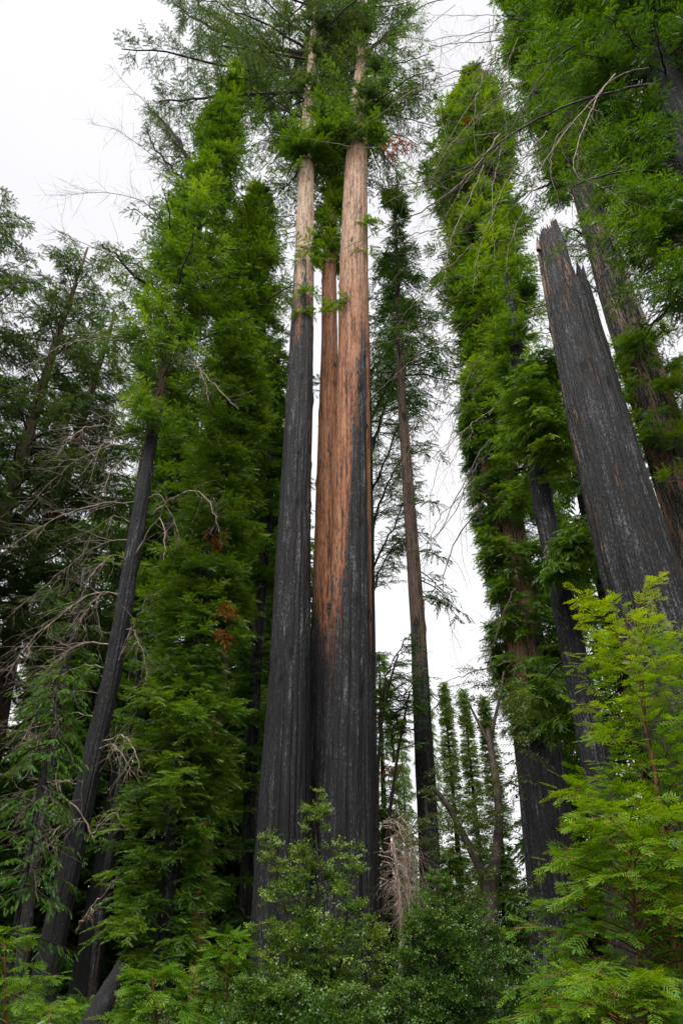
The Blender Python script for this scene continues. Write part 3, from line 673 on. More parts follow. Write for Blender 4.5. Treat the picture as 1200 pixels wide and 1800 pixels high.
conifer('shady fir filling the gap between slim charred tree and the left edge', 36,
    [(1700, 85, 34), (1300, 165, 24), (900, 235, 14), (620, 285, 4)], 24, 5.5, 1.6, 1650, 650, 90, leaf='deep', tone=.35, size=.7, sub=.25, rise=.15, subsp=.3)
tree('thin_redwood', 'young redwood with a thin reddish stem and yellow-green sprays near the left edge', 'redwood', 13.5,
    [(1790, 5, 13), (1600, 33, 11), (1450, 60, 9), (1300, 88, 7), (1150, 112, 3)], 'brown', 25, leaf='young', trunk_kw=dict(charf=lambda z, c, s: z * 0 + .75, na=24, dz=.3, knots=5),
    limb=[dict(ylo=1750, yhi=1170, lenf=taper_len(13.5, 1750, 1.2, 1170, .5), n=46, rise=-.1, droop=.5, size=.2, tp='fine', sub=.4, subsp=.2, tone=.15, spacing=.13, hang=.4)])
tree('burnt_redwood', 'thick jet-black trunk in shade behind the slim charred tree', 'redwood', 30,
    [(1790, 140, 52), (1600, 172, 44), (1400, 206, 34), (1000, 272, 22), (700, 325, 14)], 'brown', 26, leaf='deep', trunk_kw=dict(charf=lambda z, c, s: z * 0 + 1.8, na=48, dz=.4),
    fol=[dict(ctrl=[(690, 300, 350), (900, 250, 330), (1100, 210, 300), (1300, 185, 265), (1500, 150, 230)], dens=1.2, gap=.35, size=.6, tone=.35)])
tree('thin_redwood', 'slender reddish-brown trunk rising between the black shaded trunk and the dense green column', 'redwood', 28,
    [(1790, 158, 18), (1600, 178, 14), (1300, 222, 10), (900, 300, 6)], 'brown', 27, leaf='deep', trunk_kw=dict(charf=lambda z, c, s: z * 0 + .75, na=32, dz=.6),
    fol=[dict(ctrl=[(900, 280, 330), (1300, 200, 250)], dens=.5, gap=.4, size=.6, tone=.35)])
tree('thin_redwood', 'brown trunk low in the bottom-left corner behind the ferny shoots', 'redwood', 22,
    [(1790, 28, 26), (1600, 50, 20), (1300, 95, 14), (1000, 150, 8)], 'brown', 28, leaf='deep', trunk_kw=dict(charf=lambda z, c, s: z * 0 + .75, na=32, dz=.6),
    fol=[dict(ctrl=[(1000, 120, 180), (1400, 40, 130)], dens=.5, gap=.4, size=.6, tone=.35)])
tree('thin_redwood', 'short pinkish-brown trunk showing low between the dense green column and central trunks', 'redwood', 30,
    [(1790, 340, 24), (1650, 346, 20), (1300, 372, 14), (900, 420, 6)], 'red', 29, leaf='deep', trunk_kw=dict(na=32, dz=.6),
    fol=[dict(ctrl=[(900, 400, 450), (1300, 345, 400), (1600, 320, 385)], dens=.6, gap=.35, size=.7, tone=.4)])
# charred stump leaning at the bottom
axst = Axis([(1760, 150, 60), (1735, 176, 46), (1700, 208, 30), (1685, 218, 16)], 11)
# built as a leaning, tapered burnt log
rt = thing('charred_stump', 'charred leaning stump with checked black wood at the bottom left', 'stump', (at(150, 1800, 11)[0][0], 11, 0))
g = Geo(); rng = RS(5); C = poly3([(140, 1900), (165, 1800), (190, 1745), (212, 1700)], 11, .8, 26)
gR = np.linspace(.25, .08, 26); tubes(g, C[None], gR[None], 40, .5); V = g.V[0].reshape(26, 40, 3); cen = C[:, None].astype(np.float32)
uu, vv = np.meshgrid(np.arange(40) / 40., np.arange(26) * 1., indexing='xy'); f_ = 1 + .22 * (vn(uu * 10, vv * .8, 10, 2) - .5) + .12 * (vn(uu * 20, vv * 2, 20, 3) - .5)
V[:] = cen + (V - cen) * f_[..., None]; V[-1] += rng.normal(0, .015, (40, 3)); g.V[0] = V.reshape(-1, 3)
k = len(g.V[0]); g.add(C[-1:] - (0, 0, .1), np.zeros((0, 3)), .5)
top = np.arange(25 * 40, 26 * 40); g.V.append(np.array([C[-1] - (0, 0, .12)], np.float32)); g.A.append(np.array([.5], np.float32)); g.F.append(np.stack([top, np.roll(top, -1), np.full(40, k)], -1)); g.M.append(np.zeros(40, np.int32)); g.n += 1
nv = sum(len(v) for v in g.V)
g.build('trunk', [BK['brown']], rt, tuple(rt.location), True, {'char': np.full(nv, 2.0), 'pale': np.zeros(nv)})

# ---------------- middle right
Dm = 26
m1, axm = tree('slender_redwood', 'slender lone redwood, brown above and charred below, right of the central trunks', 'redwood', Dm,
    [(1750, 763, 46), (1560, 757, 38), (1300, 744, 33), (1100, 735, 27), (900, 720, 21), (700, 706, 15), (560, 700, 11), (450, 697, 7), (335, 692, 3)],
    'brown', 8, leaf='deep', trunk_kw=dict(charf=lambda z, c, s: sm((zof(1190, Dm) - z) / 9 + .5) * .95 + .1, palef=lambda z, c, s: z * 0 + .5, na=96, dz=.16, flute=.03, knots=60),
    fol=[dict(ctrl=[(330, 684, 700), (420, 670, 722), (500, 668, 735), (560, 670, 735)], dens=.6, gap=.42, size=.5, tone=.3)],
    limb=[dict(ylo=660, yhi=430, lenf=taper_len(Dm, 660, 3.4, 430, 1.2), n=46, rise=.05, droop=.3, size=.45, sub=.35, subsp=.28, tone=.3, spacing=.25),
          dict(ylo=1230, yhi=680, lenf=const(1.9), n=14, rise=.1, droop=.5, size=.5, sub=.35, tone=.25, azf=lambda n: RS(4).uniform(-.9, .9, n))])
Db = 31
b1_, axb = tree('leaning_redwood', 'redwood hidden behind the tallest trunk, steep leafy limbs showing against the sky', 'redwood', Db,
    [(1700, 648, 40), (1200, 648, 26), (800, 646, 18), (560, 645, 8)], 'brown', 9, leaf='deep', trunk_kw=dict(charf=lambda z, c, s: z * 0 + 1., na=40, dz=.5))
long_limbs(b1_, axb.base, Db, [([(652, 1010), (672, 960), (700, 910), (728, 840)], -1), ([(650, 870), (680, 800), (705, 740), (735, 700)], -1), ([(650, 740), (675, 690), (700, 640), (720, 600)], 1),
    ([(652, 940), (668, 880), (690, 830), (715, 790)], 2), ([(652, 1050), (668, 1000), (690, 960), (722, 930)], 1), ([(650, 800), (668, 750), (684, 690), (690, 620)], 3), ([(650, 660), (672, 620), (700, 560), (705, 520)], 2)], 'deep', 950, .6, .30, .28, .010, subsp=.2)
lt = thing('leaning_sapling', 'thin dark leaning stems with leafy heads beside the tallest trunk low at right', 'sapling', (at(672, 1720, 24)[0][0], 24, 0))
for i, pts in enumerate([[(668, 1700), (676, 1500), (688, 1400), (702, 1300), (720, 1215)], [(664, 1700), (662, 1380), (668, 1280), (682, 1200), (700, 1150)]]):
    g = Geo(); tubes(g, poly3(pts, 24, -.5 * i, 16)[None], np.linspace(.10, .03, 16)[None], 6); g.build('trunk', [WD], lt, tuple(lt.location), True)
long_limbs(lt, lt.location, 24, [([(692, 1340), (690, 1290), (700, 1240), (724, 1200)], 0), ([(706, 1290), (715, 1250), (728, 1230)], .5), ([(672, 1260), (674, 1210), (690, 1160), (712, 1120)], 0), ([(668, 1290), (665, 1230), (680, 1190)], 1)], 'deep', 970, .5, .5, .25, .014, 'crown', .17)

# tanoak with forked curved trunk
ot = thing('tanoak_tree', 'crooked oak with forked curving trunk and olive leaves, right of the slender redwood', 'oak tree', (at(862, 1760, 17)[0][0], 17, 0))
g = Geo(); tubes(g, poly3([(864, 1810), (862, 1700), (860, 1620), (861, 1560)], 17, 0, 12)[None], np.linspace(.2, .16, 12)[None], 12); g.build('trunk', [STEM if False else DARKD], ot, tuple(ot.location), True)
for pts, r0 in (([(861, 1570), (845, 1530), (815, 1470), (790, 1420), (762, 1385)], .11), ([(861, 1570), (872, 1500), (878, 1440), (872, 1370), (860, 1310), (858, 1280)], .13), ([(862, 1300), (870, 1260), (880, 1215), (885, 1180)], .05), ([(860, 1310), (840, 1270), (825, 1240)], .05), ([(876, 1385), (895, 1375), (915, 1385)], .035)):
    g = Geo(); K = 16; C = poly3(pts, 17, 0, K); tubes(g, C[None], np.linspace(r0, r0 * .5, K)[None], 9); g.build('limb', [DARKD], ot, tuple(ot.location), True)
def leafball(g, P, R, n, rng, tp, size, tone, ln=.5, spacing=.14):
    d = nrm(rng.normal(0, 1, (n, 3))); r = rng.uniform(.25, 1, (n, 1)) ** .5
    b = np.array(P) + d * r * np.array(R)
    C = curve_pts(b, np.arctan2(d[:, 1], d[:, 0]), ln * rng.uniform(.6, 1.3, n), rng.uniform(-.1, .8, n), np.full(n, .4), rng)
    tubes(g, C, np.full((n, 6), .006), 3, .5, 1)
    sprays(g, C, tp, size, spacing, rng, tone + rng.normal(0, .1, n), tmin=0, flat=.8)
g = Geo(); rng = RS(77)
for px, py, rx, rz, n in ((815, 1370, .4, .6, 50), (800, 1430, .8, .8, 110), (835, 1400, .5, .7, 60), (845, 1250, .5, .6, 60), (875, 1230, .5, .7, 70), (895, 1290, .3, .6, 40), (790, 1470, .6, .6, 70), (840, 1580, .7, .5, 70), (885, 1600, .5, .6, 50), (820, 1510, .5, .5, 40)):
    leafball(g, at(px, py, 17)[0], (rx, .8, rz), int(n * .24), rng, 'broad', .28, .38, .7, .13)
g.build('crown', [LF['bay'], WD], ot, tuple(ot.location))

# dead pinkish brush
db = thing('dead_brush', 'tangle of arching pinkish dead twigs between the tallest trunk and the slender redwood', 'dead brush', (at(705, 1740, 19)[0][0], 19, 0))
for i in range(26):
    rng = RS(600 + i); x0 = rng.uniform(664, 700); y0 = 1450 + rng.uniform(-15, 110); rr = rng.uniform(25, 75)
    pts = [(x0, y0), (x0 + rr * .45, y0 - rng.uniform(-10, 18)), (x0 + rr * .85, y0 + rng.uniform(20, 60)), (x0 + rr * rng.uniform(.7, 1.1), y0 + rng.uniform(90, 160))]
    dead_branch(poly3(pts, 19, rng.uniform(-1.5, 1.5), 16, rng, .02), .011, rng, db, db.location, PINKD, .9, 10, 'twig', 4, curl=.5, dirbias=(0, 0, -.15))
g = Geo(); tubes(g, poly3([(700, 1800), (706, 1640), (700, 1540), (690, 1470)], 19.4, -.4, 12)[None], np.linspace(.07, .03, 12)[None], 6); g.build('stem', [PINKD], db, tuple(db.location), True)

# ---------------- right group
Dr = 24
r1, axr = tree('sleeved_redwood', 'big redwood right of centre, black at the foot, bright green up to its pointed top', 'redwood', Dr,
    [(1750, 987, 104), (1600, 977, 90), (1400, 956, 84), (1250, 937, 78), (1100, 917, 70), (1000, 904, 62), (860, 880, 56), (740, 860, 50), (500, 848, 34), (300, 838, 18), (140, 831, 4)],
    'red', 10, leaf='green', trunk_kw=dict(charf=lambda z, c, s: sm((zof(1200, Dr) + 3.0 * c - z) / 5 + .5) * 1.05 + .22, palef=lambda z, c, s: z * 0 + .6, na=128, dz=.16, flute=.045, nflute=12, knots=80),
    fol=[dict(ctrl=[(128, 824, 840), (200, 772, 882), (270, 742, 905), (350, 768, 905), (450, 786, 930), (550, 792, 942), (650, 822, 962), (720, 832, 965)], dens=1.5, gap=.30, size=.52, tone=.38, droop=.5),
         dict(minL=.6, ctrl=[(720, 838, 985), (850, 855, 1000), (950, 876, 1000), (1050, 892, 1010), (1150, 908, 1020), (1230, 922, 1030), (1290, 950, 1030)], dens=3.2, gap=.33, size=.5, tone=.26, tp='fine', hang=.2, spacing=.24)],
    limb=[dict(ylo=620, yhi=135, lenf=taper_len(Dr, 620, 3.3, 135, 1.3), n=34, rise=.35, droop=.2, size=.42, sub=.28, subsp=.3, tone=.42)])
for pts, dd in (([(868, 622), (835, 632), (815, 680), (800, 740), (780, 800)], -3), ([(862, 770), (840, 800), (805, 870), (770, 940), (735, 1000)], -4), ([(870, 780), (830, 830), (800, 900), (760, 950), (715, 975)], -2), ([(905, 1035), (882, 1080), (860, 1150), (858, 1230)], -2), ([(895, 1165), (850, 1175), (805, 1190), (775, 1200)], -1), ([(850, 880), (800, 950), (775, 1020), (790, 1100), (810, 1140)], -3)):
    rng = RS(int(pts[0][1])); dead_branch(poly3(pts, Dr - 1.5, dd, 20, rng, .02), .032, rng, r1, axr.base, DARKD, 1.8, 9, curl=.45)
Dq = 17
r2, axq = tree('burnt_redwood', 'slim black burned trunk rising into drooping green clumps, before the big sleeved redwood', 'redwood', Dq,
    [(1790, 1120, 70), (1600, 1096, 62), (1450, 1072, 57), (1300, 1040, 51), (1080, 994, 43), (900, 957, 36), (700, 920, 28), (560, 900, 20), (480, 890, 8)],
    'brown', 11, leaf='green', trunk_kw=dict(charf=lambda z, c, s: z * 0 + 1.1, na=96, dz=.14, flute=.03, knots=60),
    fol=[dict(ctrl=[(470, 850, 925), (600, 862, 965), (700, 870, 985), (800, 880, 1000), (870, 895, 1000)], dens=1.5, gap=.42, size=.42, tone=.27, tp='fine', hang=.1, spacing=.2)])
for i, (px, py, R_, n) in enumerate(((950, 745, 1.0, 60), (975, 790, .8, 40), (925, 690, .9, 50), (1010, 950, .85, 75), (985, 1000, .6, 35), (955, 640, .9, 50), (945, 1215, 1.0, 50), (985, 1270, .8, 40), (915, 880, .7, 30))):
    rng = RS(400 + i); g = Geo(); P = np.array(at(px, py, Dq - 1.0 if i < 6 else Dq + 2)[0])
    hub = axq.xyz(np.array([P[2] + .3]))[0]
    C0 = np.linspace(hub, P, 6) + np.array((0, 0, 1.)) * (np.sin(np.linspace(0, math.pi, 6)) * .15)[:, None]
    tubes(g, C0[None], np.linspace(.04, .02, 6)[None], 5, .5, 1)
    b = P + rng.normal(0, .22, (n, 3)) * R_; C = curve_pts(b, rng.uniform(0, 6.28, n), R_ * rng.uniform(.5, 1.15, n), np.full(n, .25), np.full(n, .7), rng)
    tubes(g, C, np.full((n, 6), .009), 3, .5, 1)
    sprays(g, C, 'fine', .34, .15, rng, .33 + rng.normal(0, .12, n), tmin=.1, hang=.1)
    g.build('foliage_clump', [LF['green'], WD], r2, tuple(axq.base))

Dn = 14
def snag_top(c, s):
    ys = np.interp(c, [-1, -.85, -.55, -.3, -.12, .0, .08, .16, .30, .38, .46, .54, .62, .72, .82, 1], [432, 416, 424, 410, 422, 452, 492, 514, 520, 508, 482, 506, 500, 486, 510, 535])
    zt = np.array([zof(y, Dn) for y in ys])
    return zt + np.where(s > .1, np.where(c > -.1, -3.0, -.6), 0) + (_tab[3, :len(zt)] - .5) * .5
axn = Axis([(1500, 1275, 180), (1200, 1186, 148), (1000, 1120, 130), (850, 1078, 112), (700, 1040, 98), (600, 1016, 87), (500, 993, 76), (395, 970, 64)], Dn)
sn = thing('broken_snag', 'broad charred broken-off trunk with a jagged splintered top, leaning in from the right', 'dead tree', tuple(axn.base))
def snag_pale(z, c, s):
    return .3 + .5 * sm((c - .78) * 8) * sm((z - zof(760, Dn)) / 4) + .2 * sm((-c - .5) * 5) * sm((z - zof(700, Dn)) / 3)
trunk_mesh(axn, [BK['snag']], sn, seed=12, na=200, dz=.07, flute=.045, nflute=17, knots=50, ztop=snag_top, palef=snag_pale,
    charf=lambda z, c, s: .98 - .27 * sm((z - zof(640, Dn)) / 5) - .25 * sm((c - .72) * 8) * sm((z - zof(640, Dn)) / 3) - .4 * sm((np.abs(c) - .975) * 40) * sm((z - zof(1000, Dn)) / 3), z1=zof(398, Dn))
for i, (px, py, px2, py2, w) in enumerate(((1012, 560, 1007, 480, .09), (1028, 570, 1020, 488, .06), (1034, 590, 1027, 512, .05), (962, 440, 962, 406, .10), (946, 440, 943, 416, .08))):
    g = Geo(); K = 10; C = poly3([(px, py), (px2, py2)], Dn - .25, 0.1, K); tubes(g, C[None], (w * np.linspace(1, .05, K) ** .7)[None], 5)
    nv = len(g.V[0]); g.build('splinter', [BK['snag']], sn, tuple(axn.base), False, {'char': np.full(nv, .35), 'pale': np.full(nv, .7)})

D4 = 19
r4, ax4 = tree('scarred_redwood', 'tall redwood with peeling patches of grey char and pale wood, behind the broken snag', 'redwood', D4,
    [(1300, 1340, 130), (1000, 1243, 98), (900, 1210, 86), (750, 1160, 74), (590, 1108, 65), (510, 1080, 57), (400, 1048, 49), (300, 1015, 38), (200, 980, 28), (50, 938, 14), (-80, 905, 5)],
    'snag', 13, leaf='green', trunk_kw=dict(charf=lambda z, c, s: .60 - .42 * sm((c - .0) * 2) + .15 * sm((z - zof(450, D4)) / 4), palef=lambda z, c, s: .1 + .6 * sm((z - zof(760, D4)) / 6), na=144, dz=.12, flute=.035, knots=80),
    fol=[dict(ctrl=[(-80, 870, 990), (50, 885, 1010), (150, 925, 1040), (250, 955, 1075), (330, 975, 1090)], dens=.8, gap=.36, size=.5, tone=.24),
         dict(ctrl=[(615, 1095, 1175), (650, 1075, 1200), (700, 1075, 1225), (800, 1105, 1255), (870, 1150, 1270)], dens=2.0, gap=.30, size=.45, tone=.4, tp='fine', minL=.7),
         dict(ctrl=[(340, 1000, 1085), (430, 1018, 1095)], dens=.3, gap=.4, size=.45, tone=.3)],
    limb=[dict(ylo=330, yhi=-60, lenf=const(3.4), n=26, rise=.1, droop=.45, size=.55, sub=.4, tone=.2)])
long_limbs(r4, ax4.base, D4, [([(1040, 420), (1000, 400), (985, 440)], -1), ([(1060, 520), (1030, 500), (1025, 560)], 2), ([(1135, 585), (1165, 550), (1190, 515)], 1), ([(1150, 655), (1180, 640), (1215, 615)], 1), ([(1070, 470), (1040, 440), (1010, 430)], 3)], 'green', 990, .4, .4, .3, .012, subsp=.3)
D5 = 11.5
r5, ax5 = tree('overhanging_redwood', 'near redwood whose thick dark green foliage hangs across the top right corner', 'redwood', D5,
    [(1500, 1900, 190), (1050, 1640, 150), (400, 1270, 80), (110, 1150, 52), (-60, 1095, 34), (-160, 1070, 12)], 'brown', 14, leaf='deep', trunk_kw=dict(na=72, dz=.3, charf=lambda z, c, s: z * 0 + 1.3),
    fol=[dict(ctrl=[(-150, 950, 1230), (0, 955, 1330), (120, 985, 1400), (250, 1040, 1450), (350, 1070, 1500), (430, 1075, 1560), (500, 1130, 1600)], dens=1.7, gap=.42, size=.42, tone=.42, droop=.55, spacing=.23)],
    limb=[dict(ylo=520, yhi=-100, lenf=taper_len(D5, 520, 3.2, -100, 2.6), n=34, rise=.05, droop=.45, size=.42, sub=.36, subsp=.3, tone=.3, azf=lambda n: RS(9).uniform(1.6, 5.4, n))])
# bare overhead branches of that near tree
for i, (pts, D_, dd, r0, tw, nt) in enumerate([
    ([(1150, 148), (1085, 158), (1010, 178), (950, 205), (890, 240), (830, 290), (760, 318), (690, 326), (640, 332)], 10.5, 3, .085, 2.0, 22),
    ([(1110, 60), (1020, 70), (965, 110), (930, 165), (885, 250), (850, 320), (820, 400)], 10.5, 3, .07, 1.8, 20),
    ([(1140, 120), (1080, 130), (1030, 190), (985, 240), (950, 290), (925, 360), (895, 420), (888, 475)], 10.5, 2, .06, 1.6, 18),
    ([(1080, 130), (1052, 165), (1030, 210), (1012, 255), (1003, 315), (1050, 322), (1085, 340), (1110, 374)], 10, 0, .045, 1.2, 12),
    ([(905, 60), (870, 75), (800, 75), (760, 85), (720, 40)], 13, 2, .04, 1.6, 14),
    ([(900, -30), (830, -10), (745, 5), (695, 45), (655, 95), (620, 125), (575, 137)], 14, 3, .055, 1.4, 10),
    ([(880, 235), (840, 290), (790, 340), (745, 370), (690, 395), (640, 420), (600, 440)], 12, 3, .07, 1.8, 16),
    ([(830, 430), (800, 462), (770, 480), (735, 520), (700, 570)], 14, 2, .05, 1.6, 14),
    ([(850, 290), (830, 340), (790, 420), (780, 500), (750, 560)], 13, 1, .04, 1.6, 14),
    ([(1003, 215), (975, 240), (965, 300), (985, 360), (960, 410)], 12, 1, .035, 1.2, 10),
    ([(785, 398), (740, 408), (700, 418), (648, 418)], 15, 1, .045, 1.2, 8),
    ([(960, 230), (900, 300), (870, 360), (840, 440), (830, 520)], 12.5, 1, .04, 1.4, 12),
    ([(760, 318), (720, 335), (690, 350), (640, 385)], 15, 1, .03, 1.2, 8),
    ([(790, 560), (740, 580), (690, 600), (650, 605)], 15, 2, .03, 1.4, 10),
    ([(700, 255), (640, 262), (580, 250), (500, 238), (470, 232)], 15.5, 1.5, .03, 1.0, 6)]):
    rng = RS(700 + i); dead_branch(poly3(pts, D_, dd, 26, rng, .02), r0 * .55, rng, r5, ax5.base, DARKD if i in (0, 1, 4, 5) else DEAD, tw, nt, curl=.45)
for i in range(20):
    rng = RS(760 + i); x0 = rng.uniform(850, 1010); y0 = rng.uniform(-20, 330); a = rng.uniform(2.3, 3.3) if i % 3 else rng.uniform(1.7, 2.4); w = rng.uniform(130, 300)
    pts = [(x0, y0)]
    for k in range(4): a -= rng.uniform(-.12, .32); pts.append((pts[-1][0] + math.cos(a) * w / 4, pts[-1][1] + math.sin(a) * w / 4))
    dead_branch(poly3(pts, rng.uniform(12, 15), rng.uniform(0, 2), 22, rng, .02), .02, rng, r5, ax5.base, DEAD if i % 2 else DARKD, 1.3, 12, curl=.5)
for i in range(26):
    rng = RS(860 + i); x0 = rng.uniform(800, 890) if i % 2 else rng.uniform(740, 960); y0 = rng.uniform(300, 900) if i % 2 else rng.uniform(-20, 260); a = rng.uniform(2.0, 3.3); w = rng.uniform(110, 240)
    pts = [(x0, y0)]
    for k in range(4): a -= rng.uniform(.0, .42); pts.append((pts[-1][0] + math.cos(a) * w / 4, pts[-1][1] + math.sin(a) * w / 4))
    dead_branch(poly3(pts, rng.uniform(14, 19), rng.uniform(-1, 2), 22, rng, .02), .014, rng, r1 if i % 2 else r5, (axr if i % 2 else ax5).base, DEAD if i % 3 else DARKD, 1.3, 10, curl=.5)
# ---------------- background trees: three kinds, copied
def proto_far(kind, seed):
    H = 24.; ax = Axis([(1700, 600, 22), (900, 600, 10)], 40); ax.Z = np.array([-.6, H]); ax.X = np.array([0., 0.]); ax.R = np.array([.42, .04]); ax.D = 0
    root = thing('distant_redwood', '', 'redwood', (0, 0, 0)); rng = RS(seed)
    trunk_mesh(ax, [BK['brown']], root, seed=seed, na=18, dz=1.2, knots=0, charf=lambda z, c, s: z * 0 + .9)
    g = Geo()
    if kind == 0:      # slim sleeve
        n = 900; z = rng.uniform(1, H, n); R = (1.25 - .6 * z / H) * (.7 + .6 * vn(z * .5, z * 0, 256, seed % 5)); az = rng.uniform(0, 6.28, n)
        R = R * np.clip((H - z) / 7, .12, 1); C = curve_pts(ax.xyz(z) * np.array((1, 0, 1)), az, R * rng.uniform(.6, 1.1, n), np.full(n, .5), np.full(n, .4), rng)
        sprays(g, C, 'far', .75, .42, rng, .35 + rng.normal(0, .12, n), tmin=.2)
    elif kind == 1:    # tiered fir
        zs = np.arange(2, H, .62); n = len(zs) * 6; z = np.repeat(zs, 6) + rng.normal(0, .12, n); az = rng.uniform(0, 6.28, n)
        R = (3.6 * (1 - z / H) ** .8 + .35) * rng.uniform(.6, 1.15, n)
        C = curve_pts(ax.xyz(z) * np.array((1, 0, 1)), az, R, np.full(n, .1), np.full(n, .25), rng)
        limb_detail(g, C, rng, .8, 'far', .3, .3, .55, .2, spacing=.5, thick=.010)
    else:              # broad irregular redwood
        n = 110; z = rng.uniform(3, H, n); az = rng.uniform(0, 6.28, n); R = (2.9 * (1 - z / H) ** .6 + .5) * rng.uniform(.5, 1.3, n)
        C = curve_pts(ax.xyz(z) * np.array((1, 0, 1)), az, R, np.full(n, .3), np.full(n, .5), rng)
        limb_detail(g, C, rng, .9, 'far', .35, .42, .5, .2, spacing=.5, thick=.012)
    g.build('crown', [LF['far' if kind != 2 else 'deep'], WD], root, (0, 0, 0))
    return root, H
PR = [proto_far(0, 41), proto_far(1, 42), proto_far(2, 43)]
used = [False] * 3
GRP = ['slim green columns far behind', 'tiered firs far behind', 'bushy redwoods far behind']
def far_tree(kind, px, ytop, D, label, rot, wide=1.):
    root, H = PR[kind]; base, _ = at(px, 1650, D); h = zof(ytop, D)
    if not used[kind]: r = root; used[kind] = True
    else:
        r = root.copy(); SC.collection.objects.link(r)
        for ch in root.children:
            c = ch.copy(); SC.collection.objects.link(c); c.parent = r
    xt = at(px, ytop, D)[0][0] if False else None
    k = h / H; r.location = (base[0], D, 0); r.rotation_euler = (0, 0, rot); r.scale = (wide * max(k, .55),) * 2 + (k,)
    r['label'] = label; r['group'] = GRP[kind]
FAR = [
 (0, 818, 1200, 46, 'slim pointed green column against the sky, nearest right of the slender redwood', .85),
 (0, 858, 1212, 48, 'second slim green column against the sky, behind the forked tanoak', .85),
 (0, 900, 1225, 44, 'third slim green column, just left of the big black-footed trunk', 1.0),
 (1, 722, 1260, 60, 'narrow far fir seen between the leaning stems and the slender redwood', .6),
 (1, 682, 1145, 46, 'far fir with layered limbs hugging the right side of the tallest trunk', .9),
 (1, 776, 1180, 56, 'tiered fir peeping out right behind the slender redwood', .6),
 (2, 800, 1500, 38, 'bushy green tree below the slim columns, behind the tanoak limbs', 1.),
 (2, 890, 1500, 36, 'bushy green tree behind the foot of the forked tanoak', 1.),
 (1, 1020, 1170, 42, 'fir glimpsed between the big black foot and the slim burned trunk', .9),
 (2, 690, 1420, 34, 'bushy tree behind the pink dead brush', 1.),
 (2, 1040, 1000, 34, 'bushy redwood standing behind the slim burned trunk at right', 1.1),
 (1, 1130, 900, 38, 'fir far behind the broken snag', 1.1),
 (2, 1210, 640, 30, 'bushy redwood at the right edge behind the scarred redwood', 1.1),
 (2, 20, 900, 40, 'bushy redwood behind the firs at the left edge', 1.),
 (1, 115, 820, 42, 'tiered fir behind the pale dead branches at left', 1.1),
 (2, 200, 760, 40, 'bushy redwood behind the slim charred trunk', 1.1),
 (1, 265, 700, 44, 'tiered fir behind the dense green column, left side', 1.1),
 (2, 335, 640, 42, 'bushy redwood behind the dense green column, right side', 1.1),
 (0, 392, 700, 38, 'slim column behind the gap right of the dense green column', 1.1),
 (1, 440, 780, 40, 'tiered fir behind the narrow shaggy column', 1.1),
 (2, 500, 980, 38, 'bushy redwood behind the leftmost central trunk', 1.),
 (0, -40, 1000, 36, 'slim column at the extreme left edge', 1.1),
 (2, 75, 1150, 33, 'lower bushy redwood in the shade at left', 1.2),
 (2, 240, 1150, 34, 'lower bushy redwood between slim charred trunk and the dense column', 1.2),
 (2, 400, 1250, 36, 'lower bushy redwood in the gap left of the central trunks', 1.),
]
for i, (k, px, yt, D, lab, w) in enumerate(FAR): far_tree(k, px, yt, D, lab, i * 1.7, w)

# ---------------- young redwoods and shrubs close by
def sapling(name, label, D, stem, nb, l0, l1, leaf, seed, tp='near', size=.26, tone=.3, tipgain=.35, rise=.45, droop=.35, spacing=.085, azr=(0, 6.28), r0=.03, sub=True, y0frac=.03, cat='young redwood', dd=0., sm_=STEM, group=None):
    rng = RS(seed); C = poly3(stem, D, dd, 16, rng, .0)
    C[0, 2] = min(C[0, 2], 0)
    root = thing(name, label, cat, (C[0, 0], C[0, 1], 0), group)
    g = Geo(); tubes(g, C[None], np.linspace(r0, r0 * .15, 16)[None], 8); g.build('stem', [sm_], root, tuple(root.location), True)
    g = Geo(); t = np.sort(rng.uniform(y0frac, .99, nb)); P, T = interp_curve(np.repeat(C[None], 1, 0), np.zeros(nb, int), t)
    az = (np.arange(nb) * 2.4 + rng.uniform(-.5, .5, nb)); az = azr[0] + (az % 6.2832) / 6.2832 * (azr[1] - azr[0])
    Ln = (l0 + (l1 - l0) * t) * rng.uniform(.6, 1.15, nb)
    B = curve_pts(P, az, Ln, np.full(nb, rise) + .5 * t ** 2, np.full(nb, droop) * rng.uniform(.5, 1.4, nb), rng, 8, .05)
    tubes(g, B, (.007 * Ln + .002)[:, None] * np.linspace(1, .3, 8)[None], 4, .5, 1)
    tb = tone + tipgain * t + rng.normal(0, .06, nb)
    if sub:
        m = np.maximum(2, (Ln / .26)).astype(int); ci = np.repeat(np.arange(nb), m); j = np.arange(m.sum()) - np.repeat(np.cumsum(m) - m, m)
        tt = .2 + .75 * (j + .5) / m[ci]; Q, T2 = interp_curve(B, ci, tt); sd = np.where(j % 2, 1, -1.)[:, None] * np.cross(T2, (0, 0, 1.))
        d = nrm(T2 * .7 + sd * .75 + rng.normal(0, .15, T2.shape)); l2 = Ln[ci] * .42 * (1.1 - .8 * tt) * rng.uniform(.7, 1.2, len(ci)) + .06
        B2 = curve_pts(Q, np.arctan2(d[:, 1], d[:, 0]), l2, d[:, 2] * .7 + .1, np.full(len(ci), .3), rng, 6)
        tubes(g, B2, np.full((len(ci), 6), .0025), 3, .5, 1)
        sprays(g, B2, tp, size, spacing, rng, tb[ci] + .1 * tt, tmin=.15, taper=.4, flat=.3)
    sprays(g, B, tp, size, spacing * 1.2, rng, tb, tmin=.35 if sub else .1, taper=.4, flat=.3)
    g.build('foliage', [LF[leaf], sm_], root, tuple(root.location))
    print(label[:30], g.count())
    return root
